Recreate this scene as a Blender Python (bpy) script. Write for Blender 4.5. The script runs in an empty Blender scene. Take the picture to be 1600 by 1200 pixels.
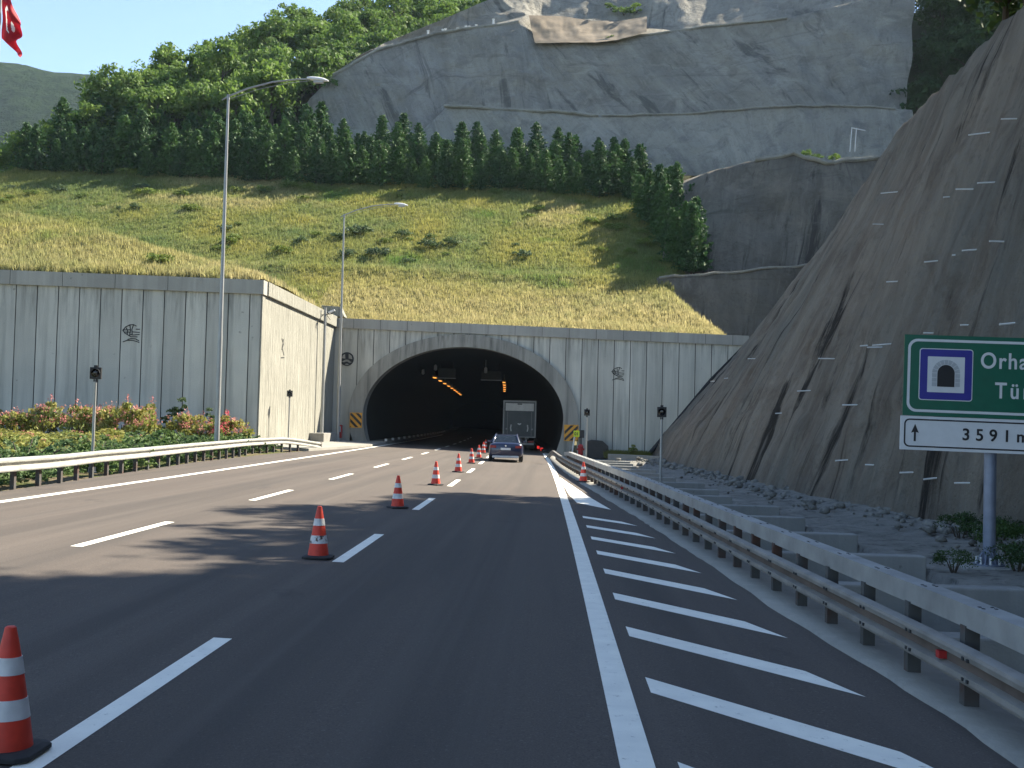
import bpy, bmesh, math, random
import numpy as np
from mathutils import Vector, Matrix

random.seed(7)
RNG = np.random.default_rng(11)
S = bpy.context.scene
COL = S.collection

# ------------------------------------------------------------------ camera, sky, sun, exposure
F_PX, VPX, VPY, ROLL, EYE, FALL = 1780.0, 860.0, 663.0, 0.025, 2.12, 0.03
yc = Vector(((VPX - 800), (VPY - 600), F_PX)).normalized()
zc = Vector((ROLL, -1.0, -(ROLL * (VPX - 800) - (VPY - 600)) / F_PX)).normalized()
xc = Vector(np.cross(np.array(yc), np.array(zc)))
if xc.x < 0:
    xc = -xc
xc.normalize()
W2C = np.array([[xc[i], yc[i], zc[i]] for i in range(3)])      # world -> (right, down, forward)
cam_d = bpy.data.cameras.new("camera")
cam = bpy.data.objects.new("camera", cam_d)
COL.objects.link(cam)
cam_d.sensor_width = 36.0
cam_d.lens = F_PX / 1600.0 * 36.0
cam_d.clip_start = 0.1
cam_d.clip_end = 6000
R = W2C.T
cam.matrix_world = Matrix((
    (R[0][0], -R[0][1], -R[0][2], 0.0),
    (R[1][0], -R[1][1], -R[1][2], 0.0),
    (R[2][0], -R[2][1], -R[2][2], EYE),
    (0, 0, 0, 1)))
S.camera = cam

SUN_EL, SUN_AZ = math.radians(42.0), math.radians(37.5)          # azimuth from +X towards +Y
sdir = Vector((math.cos(SUN_EL) * math.cos(SUN_AZ), math.cos(SUN_EL) * math.sin(SUN_AZ), math.sin(SUN_EL)))
world = bpy.data.worlds.new("World")
S.world = world
world.use_nodes = True
wn = world.node_tree
bg = wn.nodes["Background"]
sky = wn.nodes.new("ShaderNodeTexSky")
sky.sky_type = 'NISHITA'
sky.sun_disc = False
sky.sun_elevation = SUN_EL
sky.sun_rotation = math.pi / 2 - SUN_AZ
sky.altitude = 200
sky.air_density = 1.0
sky.dust_density = 0.35
sky.ozone_density = 1.6
wn.links.new(sky.outputs[0], bg.inputs[0])
bg.inputs[1].default_value = 0.077

sl = bpy.data.lights.new("sun", 'SUN')
sl.energy = 4.8
sl.angle = math.radians(0.53)
sl.color = (1.0, 0.905, 0.74)
sun = bpy.data.objects.new("sun", sl)
COL.objects.link(sun)
sun.rotation_euler = (-sdir).to_track_quat('-Z', 'Y').to_euler()

S.view_settings.view_transform = 'Standard'
S.view_settings.look = 'None'
S.view_settings.gamma = 1.0
S.view_settings.exposure = 1.82


# ------------------------------------------------------------------ layout helpers
def ray(px, py):
    return W2C.T @ np.array([(px - 800) / F_PX, (py - 600) / F_PX, 1.0])


def at(px, py, Y):
    """point of the place that the photograph shows at (px, py), standing Y metres down the road"""
    d = ray(px, py)
    return Vector((d[0] * Y / d[1], Y, EYE + d[2] * Y / d[1]))


def gz(x):
    return -FALL * max(-20.0, min(20.0, x))


def off(y):
    """lateral drift of the carriageway: a wide left-hand bend"""
    return -0.00015 * y * y if y > 0 else 0.0


def lerp_tab(tab, y):
    xs = [t[0] for t in tab]
    return float(np.interp(y, xs, [t[1] for t in tab]))


# ------------------------------------------------------------------ noise
def _h(i, j, k, seed):
    n = (i * 374761393 + j * 668265263 + k * 2147483647 + seed * 974634777) & 0xFFFFFFFF
    n = ((n ^ (n >> 13)) * 1274126177) & 0xFFFFFFFF
    return ((n ^ (n >> 16)) & 0xFFFF) / 65535.0


def vnoise(x, y, z=0.0, seed=0):
    x, y, z = np.broadcast_arrays(np.asarray(x, float), np.asarray(y, float), np.asarray(z, float))
    i, j, k = np.floor(x).astype(np.int64), np.floor(y).astype(np.int64), np.floor(z).astype(np.int64)
    fx, fy, fz = x - i, y - j, z - k
    fx, fy, fz = [t * t * (3 - 2 * t) for t in (fx, fy, fz)]
    r = 0
    for a in (0, 1):
        for b in (0, 1):
            for c in (0, 1):
                w = (fx if a else 1 - fx) * (fy if b else 1 - fy) * (fz if c else 1 - fz)
                r = r + w * _h(i + a, j + b, k + c, seed)
    return r * 2 - 1


def fbm(x, y, z=0.0, seed=0, oct=4):
    r, a, f = 0, 1.0, 1.0
    for o in range(oct):
        r = r + a * vnoise(np.asarray(x) * f, np.asarray(y) * f, np.asarray(z) * f, seed + o * 17)
        a *= 0.5
        f *= 2.03
    return r / 1.9


# ------------------------------------------------------------------ object helpers
def tag(o, label=None, cat=None, group=None, kind=None):
    if label: o['label'] = label
    if cat: o['category'] = cat
    if group: o['group'] = group
    if kind: o['kind'] = kind
    return o


def empty(name, loc=(0, 0, 0), rz=0.0, label=None, cat=None, group=None):
    o = bpy.data.objects.new(name, None)
    o.empty_display_size = 0.3
    COL.objects.link(o)
    o.location = loc
    o.rotation_euler = (0, 0, rz)
    return tag(o, label, cat, group)


def dup(root, loc=None, rz=None, label=None, group=None, scale=None):
    r = root.copy()
    COL.objects.link(r)
    if loc is not None: r.location = loc
    if rz is not None: r.rotation_euler = (0, 0, rz)
    if scale is not None: r.scale = scale
    if label: r['label'] = label
    if group: r['group'] = group
    for ch in list(root.children):
        c = ch.copy()
        COL.objects.link(c)
        c.parent = r
        for g in ch.children:
            d = g.copy()
            COL.objects.link(d)
            d.parent = c
    return r


class MB:
    def __init__(s):
        s.v, s.f, s.m = [], [], []

    def add(s, vs, fs, mi=0):
        b = len(s.v)
        s.v += [tuple(v) for v in vs]
        s.f += [tuple(b + i for i in f) for f in fs]
        s.m += [mi] * len(fs)
        return s

    def box(s, x0, x1, y0, y1, z0, z1, mi=0, M=None):
        vs = [Vector(p) for p in ((x0, y0, z0), (x1, y0, z0), (x1, y1, z0), (x0, y1, z0),
                                  (x0, y0, z1), (x1, y0, z1), (x1, y1, z1), (x0, y1, z1))]
        if M is not None: vs = [M @ v for v in vs]
        return s.add(vs, [(3, 2, 1, 0), (4, 5, 6, 7), (0, 1, 5, 4), (1, 2, 6, 5), (2, 3, 7, 6), (3, 0, 4, 7)], mi)

    def tube(s, pts, r, n=10, mi=0, caps=True):
        pts = [Vector(p) for p in pts]
        rs = r if isinstance(r, (list, tuple)) else [r] * len(pts)
        vs, fs = [], []
        up = None
        for i, p in enumerate(pts):
            t = (pts[min(i + 1, len(pts) - 1)] - pts[max(i - 1, 0)]).normalized()
            if up is None:
                up = Vector((0, 0, 1)) if abs(t.z) < 0.9 else Vector((1, 0, 0))
            a = t.cross(up).normalized()
            b = a.cross(t).normalized()
            up = b
            for k in range(n):
                q = 2 * math.pi * k / n
                vs.append(p + (a * math.cos(q) + b * math.sin(q)) * rs[i])
        for i in range(len(pts) - 1):
            for k in range(n):
                fs.append((i * n + k, i * n + (k + 1) % n, (i + 1) * n + (k + 1) % n, (i + 1) * n + k))
        if caps:
            fs.append(tuple(range(n - 1, -1, -1)))
            fs.append(tuple((len(pts) - 1) * n + k for k in range(n)))
        return s.add(vs, fs, mi)

    def lathe(s, prof, n=20, mi=0, M=None):
        vs, fs = [], []
        for (r, z) in prof:
            for k in range(n):
                q = 2 * math.pi * k / n
                vs.append(Vector((r * math.cos(q), r * math.sin(q), z)))
        if M is not None: vs = [M @ v for v in vs]
        for i in range(len(prof) - 1):
            for k in range(n):
                fs.append((i * n + k, i * n + (k + 1) % n, (i + 1) * n + (k + 1) % n, (i + 1) * n + k))
        fs.append(tuple(range(n - 1, -1, -1)))
        fs.append(tuple((len(prof) - 1) * n + k for k in range(n)))
        return s.add(vs, fs, mi)

    def prism(s, poly, y0, y1, mi=0, M=None):
        """polygon in x,z (counter-clockwise seen from -Y), extruded from y0 to y1"""
        n = len(poly)
        vs = [Vector((x, y0, z)) for x, z in poly] + [Vector((x, y1, z)) for x, z in poly]
        if M is not None: vs = [M @ v for v in vs]
        fs = [tuple(range(n)), tuple(range(2 * n - 1, n - 1, -1))]
        for i in range(n):
            j = (i + 1) % n
            fs.append((i, i + n, j + n, j))
        return s.add(vs, fs, mi)

    def ring(s, outer, inner, y0, y1, mi=0, M=None, closed=True):
        n = len(outer)
        vs = []
        for y in (y0, y1):
            vs += [Vector((x, y, z)) for x, z in outer] + [Vector((x, y, z)) for x, z in inner]
        if M is not None: vs = [M @ v for v in vs]
        fs = []
        for i in range(n if closed else n - 1):
            j = (i + 1) % n
            fs += [(i, j, n + j, n + i), (2 * n + i, 3 * n + i, 3 * n + j, 2 * n + j),
                   (i, 2 * n + i, 2 * n + j, j), (n + i, n + j, 3 * n + j, 3 * n + i)]
        return s.add(vs, fs, mi)

    def sweep(s, path, prof, mi=0, side=1, caps=True):
        """closed profile (d, z) carried along a list of (x, y, z); d points to the left of travel * side"""
        n, vs, fs = len(prof), [], []
        for i, p in enumerate(path):
            a, b = Vector(path[max(i - 1, 0)]), Vector(path[min(i + 1, len(path) - 1)])
            t = (b - a)
            t.z = 0
            t.normalize()
            nrm = Vector((-t.y, t.x, 0)) * side
            for d, z in prof:
                vs.append(Vector(p) + nrm * d + Vector((0, 0, z)))
        for i in range(len(path) - 1):
            for k in range(n):
                fs.append((i * n + k, i * n + (k + 1) % n, (i + 1) * n + (k + 1) % n, (i + 1) * n + k))
        if caps:
            fs.append(tuple(range(n)))
            fs.append(tuple((len(path) - 1) * n + k for k in range(n - 1, -1, -1)))
        return s.add(vs, fs, mi)

    def build(s, name, mats, parent=None, smooth=False, bevel=0.0, fixn=True, angle=35):
        me = bpy.data.meshes.new(name)
        me.from_pydata(s.v, [], s.f)
        mats = mats if isinstance(mats, (list, tuple)) else [mats]
        for m in mats: me.materials.append(m)
        if len(mats) > 1: me.polygons.foreach_set('material_index', s.m)
        if fixn:
            bm = bmesh.new()
            bm.from_mesh(me)
            bmesh.ops.delete(bm, geom=[v for v in bm.verts if not v.link_faces], context='VERTS')
            bmesh.ops.recalc_face_normals(bm, faces=bm.faces)
            bm.to_mesh(me)
            bm.free()
        if smooth:
            me.polygons.foreach_set('use_smooth', [True] * len(me.polygons))
            me.set_sharp_from_angle(angle=math.radians(angle))
        me.update()
        o = bpy.data.objects.new(name, me)
        COL.objects.link(o)
        if parent is not None: o.parent = parent
        if bevel > 0:
            b = o.modifiers.new("bevel", 'BEVEL')
            b.width = bevel
            b.segments = 2
            b.limit_method = 'ANGLE'
            b.angle_limit = math.radians(40)
        return o


def np_mesh(name, verts, faces, mat, parent=None, smooth=True, col=None, uv=None):
    """big mesh from numpy arrays: faces (n,3) or (n,4)"""
    verts = np.ascontiguousarray(verts, dtype=np.float32)
    faces = np.ascontiguousarray(faces, dtype=np.int32)
    me = bpy.data.meshes.new(name)
    k = faces.shape[1]
    me.vertices.add(len(verts))
    me.vertices.foreach_set('co', verts.ravel())
    me.loops.add(faces.size)
    me.loops.foreach_set('vertex_index', faces.ravel())
    me.polygons.add(len(faces))
    me.polygons.foreach_set('loop_start', np.arange(0, faces.size, k, dtype=np.int32))
    if smooth: me.polygons.foreach_set('use_smooth', np.ones(len(faces), dtype=bool))
    for m in (mat if isinstance(mat, (list, tuple)) else [mat]): me.materials.append(m)
    if col is not None:
        a = me.color_attributes.new('tint', 'FLOAT_COLOR', 'POINT')
        c = np.ones((len(verts), 4), dtype=np.float32)
        c[:, :3] = col
        a.data.foreach_set('color', c.ravel())
    if uv is not None:
        a = me.attributes.new('run', 'FLOAT_VECTOR', 'POINT')
        u = np.zeros((len(verts), 3), dtype=np.float32)
        u[:, :2] = uv
        a.data.foreach_set('vector', u.ravel())
    me.update(calc_edges=True)
    me.validate()
    o = bpy.data.objects.new(name, me)
    COL.objects.link(o)
    if parent is not None: o.parent = parent
    return o


def grid_faces(nu, nv):
    i, j = np.meshgrid(np.arange(nu - 1), np.arange(nv - 1), indexing='ij')
    a = (i * nv + j).ravel()
    return np.stack([a, a + nv, a + nv + 1, a + 1], 1)


# ------------------------------------------------------------------ materials
class NT:
    def __init__(s, name):
        s.mat = bpy.data.materials.new(name)
        s.mat.use_nodes = True
        s.n, s.l = s.mat.node_tree.nodes, s.mat.node_tree.links
        s.bsdf = s.n["Principled BSDF"]
        s.tc = s.n.new("ShaderNodeTexCoord")

    def node(s, t, **kw):
        x = s.n.new(t)
        for k, v in kw.items():
            if k in ('blend_type', 'operation', 'data_type', 'attribute_name', 'noise_dimensions', 'feature'):
                setattr(x, k, v)
        return x

    def coords(s, scale=(1, 1, 1), src='Object', attr=None):
        m = s.n.new("ShaderNodeMapping")
        m.inputs['Scale'].default_value = scale
        if attr:
            a = s.n.new("ShaderNodeAttribute")
            a.attribute_name = attr
            s.l.new(a.outputs['Vector'], m.inputs[0])
        else:
            s.l.new(s.tc.outputs[src], m.inputs[0])
        return m.outputs[0]

    def noise(s, scale=(1, 1, 1), sc=1.0, detail=4.0, rough=0.55, attr=None, lo=0.3, hi=0.7, dist=0.0):
        t = s.n.new("ShaderNodeTexNoise")
        t.inputs['Scale'].default_value = sc
        t.inputs['Detail'].default_value = detail
        t.inputs['Roughness'].default_value = rough
        t.inputs['Distortion'].default_value = dist
        s.l.new(s.coords(scale, attr=attr), t.inputs['Vector'])
        m = s.n.new("ShaderNodeMapRange")
        m.inputs[1].default_value = lo
        m.inputs[2].default_value = hi
        s.l.new(t.outputs['Fac'], m.inputs[0])
        return m.outputs[0]

    def mix(s, a, b, fac):
        x = s.n.new("ShaderNodeMix")
        x.data_type = 'RGBA'
        for inp, v in ((x.inputs[6], a), (x.inputs[7], b)):
            if isinstance(v, tuple):
                inp.default_value = (*v, 1)
            else:
                s.l.new(v, inp)
        if isinstance(fac, float):
            x.inputs[0].default_value = fac
        else:
            s.l.new(fac, x.inputs[0])
        return x.outputs[2]

    def mul(s, a, b):
        m = s.n.new("ShaderNodeMath")
        m.operation = 'MULTIPLY'
        s.l.new(a, m.inputs[0])
        if isinstance(b, float):
            m.inputs[1].default_value = b
        else:
            s.l.new(b, m.inputs[1])
        return m.outputs[0]

    def color(s, c):
        if isinstance(c, tuple):
            s.bsdf.inputs['Base Color'].default_value = (*c, 1)
        else:
            s.l.new(c, s.bsdf.inputs['Base Color'])
        return s

    def bump(s, h, strength=0.3, dist=0.05):
        b = s.n.new("ShaderNodeBump")
        b.inputs['Strength'].default_value = strength
        b.inputs['Distance'].default_value = dist
        s.l.new(h, b.inputs['Height'])
        s.l.new(b.outputs[0], s.bsdf.inputs['Normal'])
        return s

    def rough(s, r, metal=0.0, spec=None):
        s.bsdf.inputs['Roughness'].default_value = r
        s.bsdf.inputs['Metallic'].default_value = metal
        if spec is not None: s.bsdf.inputs['Specular IOR Level'].default_value = spec
        return s


def plain(name, c, r=0.6, metal=0.0, var=0.25, sc=6.0, spec=None):
    t = NT(name)
    d = tuple(x * (1 - var) for x in c)
    t.color(t.mix(c, d, t.noise(sc=sc, detail=5, lo=0.35, hi=0.75)))
    return t.rough(r, metal, spec).mat


M = {}
# asphalt: worn brownish-grey with wheel tracks and fine stone
t = NT("asphalt")
c = t.mix((0.104, 0.085, 0.073), (0.083, 0.070, 0.061), t.noise((1.0, 0.05, 1), sc=0.9, detail=3))
c = t.mix(c, (0.112, 0.096, 0.083), t.mul(t.noise(sc=0.16, detail=4), 0.6))
c = t.mix(c, (0.045, 0.042, 0.040), t.mul(t.noise(sc=55, detail=2, lo=0.48, hi=0.75), 0.75))
c = t.mix(c, (0.19, 0.175, 0.16), t.mul(t.noise(sc=38, detail=2, lo=0.60, hi=0.75), 0.55))
c = t.mix(c, (0.062, 0.057, 0.053), t.mul(t.noise((1.6, 0.10, 1), sc=1.0, detail=5, lo=0.54, hi=0.70), 0.55))
c = t.mix(c, (0.062, 0.055, 0.050), t.mul(t.noise((1.1, 0.015, 1), sc=1.0, detail=3, lo=0.46, hi=0.64), 0.55))
c = t.mix(c, (0.125, 0.108, 0.094), t.mul(t.noise((2.0, 0.03, 1), sc=1.0, detail=4, lo=0.52, hi=0.72), 0.5))
c = t.mix(c, (0.045, 0.042, 0.040), t.mul(t.noise((1, 0.5, 1), sc=0.55, detail=6, rough=0.7, lo=0.62, hi=0.70), 0.5))
t.color(c).rough(0.88, spec=0.25).bump(t.noise(sc=70, detail=2), 0.35, 0.006)
M['asphalt'] = t.mat
# road paint, worn at places
t = NT("road_paint")
c = t.mix((0.88, 0.86, 0.76), (0.76, 0.745, 0.665), t.noise(sc=3.0, detail=5))
c = t.mix(c, (0.16, 0.15, 0.14), t.mul(t.noise(sc=11.0, detail=8, rough=0.75, lo=0.60, hi=0.68), 0.6))
t.color(c).rough(0.7).bump(t.noise(sc=60, detail=2), 0.2, 0.004)
M['paint'] = t.mat


def concrete(name, a, b, stain, bumpsc=18.0, panel=None, axis=0, streak=0.7, flute=0.0, soot=None):
    t = NT(name)
    sx = (2.2, 2.2, 0.12)
    c = t.mix(a, b, t.noise(sc=0.45, detail=5))
    c = t.mix(c, stain, t.mul(t.noise(sx, sc=1.0, detail=5, lo=0.48, hi=0.80), streak))
    c = t.mix(c, tuple(x * 1.18 for x in a), t.mul(t.noise((5, 5, 0.3), sc=1.0, detail=3, lo=0.5, hi=0.9), 0.6))
    c = t.mix(c, tuple(x * 0.45 for x in stain), t.mul(t.noise(sc=2.6, detail=3, lo=0.70, hi=0.76), 0.55))
    if panel:
        sep = t.n.new("ShaderNodeSeparateXYZ")
        t.l.new(t.tc.outputs['Object'], sep.inputs[0])
        d = t.n.new("ShaderNodeMath"); d.operation = 'DIVIDE'; d.inputs[1].default_value = panel
        t.l.new(sep.outputs[axis], d.inputs[0])
        fl = t.n.new("ShaderNodeMath"); fl.operation = 'FLOOR'
        t.l.new(d.outputs[0], fl.inputs[0])
        wn_ = t.n.new("ShaderNodeTexWhiteNoise"); wn_.noise_dimensions = '1D'
        t.l.new(fl.outputs[0], wn_.inputs['W'])
        c = t.mix(c, tuple(x * 0.72 for x in b), t.mul(wn_.outputs['Value'], 0.55))
    if soot:
        sp_ = t.n.new("ShaderNodeSeparateXYZ")
        t.l.new(t.tc.outputs['Object'], sp_.inputs[0])
        zr = t.n.new("ShaderNodeMapRange")
        zr.inputs[1].default_value, zr.inputs[2].default_value = soot
        t.l.new(sp_.outputs[2], zr.inputs[0])
        c = t.mix(c, (0.075, 0.075, 0.068), t.mul(t.mul(zr.outputs[0], t.noise((3.5, 3.5, 0.35), sc=1.0, detail=7, rough=0.65, lo=0.46, hi=0.68)), 0.8))
    if flute > 0:
        c = t.mix(c, tuple(x * 0.62 for x in a), t.mul(t.noise((1, 7, 0.55), sc=1.0, detail=3, lo=0.52, hi=0.70), 0.75))
        t.bump(t.noise((6, 6, 0.5), sc=1.0, detail=4), flute, 0.12)
    else:
        t.bump(t.noise(sc=bumpsc, detail=5), 0.25, 0.02)
    t.color(c).rough(0.9, spec=0.2)
    return t.mat


M['conc_portal'] = concrete("portal_concrete", (0.64, 0.625, 0.54), (0.53, 0.525, 0.46), (0.27, 0.27, 0.235), panel=1.16, streak=0.95, soot=(6.3, 9.0))
M['conc_wing'] = concrete("wing_concrete", (0.60, 0.585, 0.51), (0.50, 0.49, 0.435), (0.27, 0.27, 0.24), panel=1.17, streak=0.9, soot=(6.6, 9.6))
M['conc_side'] = concrete("side_concrete", (0.33, 0.325, 0.28), (0.29, 0.285, 0.245), (0.20, 0.195, 0.16), flute=0.9, streak=0.35)  # darkened against the front concrete to offset full sun on this face
M['conc_cope'] = concrete("coping_concrete", (0.44, 0.43, 0.38), (0.36, 0.35, 0.31), (0.18, 0.18, 0.165), panel=1.95, streak=0.5)
M['conc_arch'] = concrete("arch_concrete", (0.37, 0.36, 0.315), (0.29, 0.285, 0.25), (0.11, 0.11, 0.10), streak=0.9, soot=(4.5, 8.2))
M['conc_verge'] = concrete("verge_concrete", (0.31, 0.30, 0.27), (0.225, 0.22, 0.20), (0.17, 0.165, 0.15), streak=0.2)
M['conc_beam'] = concrete("beam_concrete", (0.33, 0.325, 0.30), (0.24, 0.24, 0.225), (0.13, 0.13, 0.125), streak=0.3)
M['groove'] = plain("dark_joint", (0.035, 0.035, 0.034), 0.95)
M['tunnel'] = plain("shade_black_lining", (0.013, 0.013, 0.013), 0.9, sc=0.6)  # near-black base puts the tunnel's darkness into the lining colour
M['mark'] = plain("dark_mark", (0.035, 0.037, 0.04), 0.9)


def shotcrete(name, a, b, stain, dark, run=True, k=1.0, kd=1.0, strata=False):
    t = NT(name)
    at_ = 'run'
    c = t.mix(a, b, t.noise(sc=0.13, detail=7, rough=0.6, lo=0.36, hi=0.64))
    c = t.mix(c, tuple(x * 1.30 for x in a), t.mul(t.noise((0.7, 0.12, 1), sc=1.0, detail=7, rough=0.65, attr=at_, lo=0.46, hi=0.82), 0.6))
    c = t.mix(c, stain, t.mul(t.noise((0.55, 0.10, 1), sc=1.0, detail=8, rough=0.68, attr=at_, lo=0.44, hi=0.74, dist=0.6), 0.8 * k))
    c = t.mix(c, stain, t.mul(t.noise(sc=0.33, detail=8, rough=0.7, lo=0.50, hi=0.68, dist=0.8), 0.7))
    c = t.mix(c, dark, t.mul(t.noise((0.42, 0.06, 1), sc=1.0, detail=8, rough=0.70, attr=at_, lo=0.570, hi=0.645, dist=0.8), 0.85 * kd))
    c = t.mix(c, tuple(x * 1.45 for x in a), t.mul(t.noise((3.0, 0.35, 1), sc=1.0, detail=6, attr=at_, lo=0.60, hi=0.80), 0.5))
    c = t.mix(c, tuple(x * 0.45 for x in b), t.mul(t.noise(sc=2.4, detail=8, rough=0.75, lo=0.54, hi=0.72), 0.55))
    if strata:
        c = t.mix(c, tuple(x * 0.5 for x in b), t.mul(t.noise((0.06, 0.55, 1), sc=1.0, detail=8, rough=0.7, attr=at_, lo=0.56, hi=0.66, dist=1.2), 0.55))
        c = t.mix(c, tuple(x * 1.3 for x in a), t.mul(t.noise((0.20, 0.30, 1), sc=1.0, detail=8, rough=0.7, attr=at_, lo=0.56, hi=0.72, dist=0.8), 0.6))
    t.color(c).rough(0.95, spec=0.1).bump(t.noise(sc=1.3, detail=10, rough=0.72), 0.9, 0.45)
    return t.mat


M['cliff'] = shotcrete("shotcrete_brown", (0.400, 0.340, 0.268), (0.275, 0.262, 0.220), (0.165, 0.125, 0.093), (0.026, 0.023, 0.021), k=0.9, kd=1.05)
M['rock'] = shotcrete("shotcrete_grey", (0.415, 0.392, 0.335), (0.315, 0.303, 0.265), (0.205, 0.198, 0.172), (0.09, 0.09, 0.085), k=0.8, kd=0.75, strata=True)
M['rock_smooth'] = shotcrete("shotcrete_smooth", (0.46, 0.44, 0.375), (0.385, 0.37, 0.32), (0.21, 0.21, 0.195), (0.15, 0.15, 0.14), k=0.6, kd=0.4)
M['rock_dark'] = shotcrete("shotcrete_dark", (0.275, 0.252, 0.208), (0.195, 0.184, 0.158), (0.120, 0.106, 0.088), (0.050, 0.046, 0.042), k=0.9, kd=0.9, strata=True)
# earth and grass ground
t = NT("slope_earth")
c = t.mix((0.190, 0.200, 0.060), (0.130, 0.160, 0.045), t.noise(sc=0.22, detail=6, lo=0.35, hi=0.65))
sep = t.n.new("ShaderNodeSeparateXYZ")
t.l.new(t.tc.outputs['Object'], sep.inputs[0])
mr = t.n.new("ShaderNodeMapRange"); mr.inputs[1].default_value = 98.0; mr.inputs[2].default_value = 92.0
t.l.new(sep.outputs[1], mr.inputs[0])
c = t.mix(c, (0.20, 0.165, 0.070), t.mul(mr.outputs[0], 0.75))
c = t.mix(c, (0.17, 0.135, 0.075), t.mul(t.noise(sc=0.5, detail=6, lo=0.52, hi=0.72), 0.6))
t.color(c).rough(1.0, spec=0.05).bump(t.noise(sc=3.0, detail=6), 0.8, 0.25)
M['earth'] = t.mat
t = NT("woodland_floor")
t.color(t.mix((0.035, 0.045, 0.018), (0.055, 0.050, 0.028), t.noise(sc=0.5, detail=6))).rough(1.0, spec=0.05)
M['wood_floor'] = t.mat
t = NT("far_wood")
c = t.mix((0.040, 0.070, 0.028), (0.020, 0.040, 0.018), t.noise(sc=0.10, detail=8, rough=0.7, lo=0.38, hi=0.62))
t.color(c).rough(1.0, spec=0.05).bump(t.noise(sc=0.14, detail=6, rough=0.7), 1.0, 6.0)
M['far_wood'] = t.mat
t = NT("soil")
c = t.mix((0.17, 0.135, 0.09), (0.10, 0.09, 0.05), t.noise(sc=1.2, detail=6))
t.color(t.mix(c, (0.08, 0.10, 0.035), t.mul(t.noise(sc=0.6, detail=6, lo=0.45, hi=0.6), 0.8))).rough(1.0, spec=0.05).bump(t.noise(sc=8, detail=5), 0.6, 0.08)
M['soil'] = t.mat
t = NT("ditch_rubble")
c = t.mix((0.31, 0.30, 0.27), (0.19, 0.185, 0.165), t.noise(sc=1.6, detail=7, rough=0.65))
c = t.mix(c, (0.07, 0.07, 0.065), t.mul(t.noise(sc=3.5, detail=6, lo=0.55, hi=0.68), 0.7))
t.color(c).rough(0.95, spec=0.1).bump(t.noise(sc=5, detail=8, rough=0.65), 0.8, 0.10)
M['rubble'] = t.mat


def foliage(name, a, b, trans=0.3, objvar=0.5, sc=0.9):
    t = NT(name)
    info = t.n.new("ShaderNodeObjectInfo")
    c = t.mix(a, b, t.noise(sc=sc, detail=4, lo=0.35, hi=0.65))
    rr = t.mul(info.outputs['Random'], objvar)
    c = t.mix(c, tuple(min(1, x * 1.5) if i < 2 else x * 0.9 for i, x in enumerate(b)), rr)
    t.color(c).rough(0.65, spec=0.25)
    tr = t.n.new("ShaderNodeBsdfTranslucent")
    t.l.new(c, tr.inputs[0])
    mx = t.n.new("ShaderNodeMixShader")
    mx.inputs[0].default_value = trans
    t.l.new(t.bsdf.outputs[0], mx.inputs[1])
    t.l.new(tr.outputs[0], mx.inputs[2])
    t.l.new(mx.outputs[0], t.n["Material Output"].inputs[0])
    return t.mat


M['leaf'] = foliage("broad_leaves", (0.070, 0.140, 0.036), (0.125, 0.195, 0.046), 0.4)
M['leaf_right'] = foliage("shade_toned_leaves", (0.028, 0.055, 0.020), (0.045, 0.080, 0.025), 0.15)  # leaf green darkened to carry the shade of the right-hand wood
M['needle'] = foliage("conifer_needles", (0.034, 0.088, 0.032), (0.058, 0.120, 0.040), 0.25)
M['shrub'] = foliage("shrub_leaves", (0.100, 0.165, 0.045), (0.160, 0.200, 0.050), 0.3)
M['grey_shrub'] = foliage("grey_green_leaves", (0.075, 0.120, 0.065), (0.100, 0.140, 0.070), 0.25)
M['juniper'] = foliage("juniper_needles", (0.075, 0.140, 0.062), (0.125, 0.185, 0.075), 0.3)
M['oleander'] = foliage("hedge_leaves", (0.150, 0.225, 0.060), (0.270, 0.235, 0.070), 0.35, 0.3, 1.6)
M['blossom'] = foliage("pink_blossom", (0.52, 0.19, 0.20), (0.48, 0.26, 0.20), 0.3, 0.2)
M['blossom_red'] = foliage("crimson_blossom", (0.62, 0.06, 0.12), (0.55, 0.10, 0.14), 0.3, 0.1)
M['bark'] = plain("bark", (0.075, 0.058, 0.042), 0.95, sc=4)
t = NT("grass_blades")
a = t.n.new("ShaderNodeAttribute"); a.attribute_name = 'tint'
t.l.new(a.outputs['Color'], t.bsdf.inputs['Base Color'])
t.rough(0.8, spec=0.15)
tr = t.n.new("ShaderNodeBsdfTranslucent"); t.l.new(a.outputs['Color'], tr.inputs[0])
mx = t.n.new("ShaderNodeMixShader"); mx.inputs[0].default_value = 0.5
t.l.new(t.bsdf.outputs[0], mx.inputs[1]); t.l.new(tr.outputs[0], mx.inputs[2])
t.l.new(mx.outputs[0], t.n["Material Output"].inputs[0])
M['grass'] = t.mat

M['galv'] = plain("galvanised_steel", (0.44, 0.44, 0.41), 0.6, 0.2, var=0.35, sc=3.0)
M['galv_mid'] = plain("grey_galvanising", (0.33, 0.335, 0.325), 0.6, 0.2, var=0.4, sc=2.0)
M['galv_dull'] = plain("weathered_galvanising", (0.27, 0.255, 0.23), 0.65, 0.2, var=0.35, sc=3.0)
t = NT("post_steel")
c = t.mix((0.075, 0.077, 0.076), (0.085, 0.040, 0.028), t.noise((1, 1, 1), sc=2.4, detail=5, lo=0.45, hi=0.65))
t.color(c).rough(0.75, 0.1)
M['post'] = t.mat
M['pole'] = plain("pole_steel", (0.36, 0.37, 0.36), 0.5, 0.35, sc=1.0)
M['black'] = plain("black_plastic", (0.014, 0.014, 0.015), 0.5)
M['black_glass'] = plain("black_lens", (0.006, 0.006, 0.008), 0.12)
M['rubber'] = plain("rubber", (0.030, 0.030, 0.031), 0.85, sc=9)
M['cone'] = plain("cone_orange", (0.72, 0.055, 0.028), 0.55, var=0.3, sc=7)
t = NT("cone_band")
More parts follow.
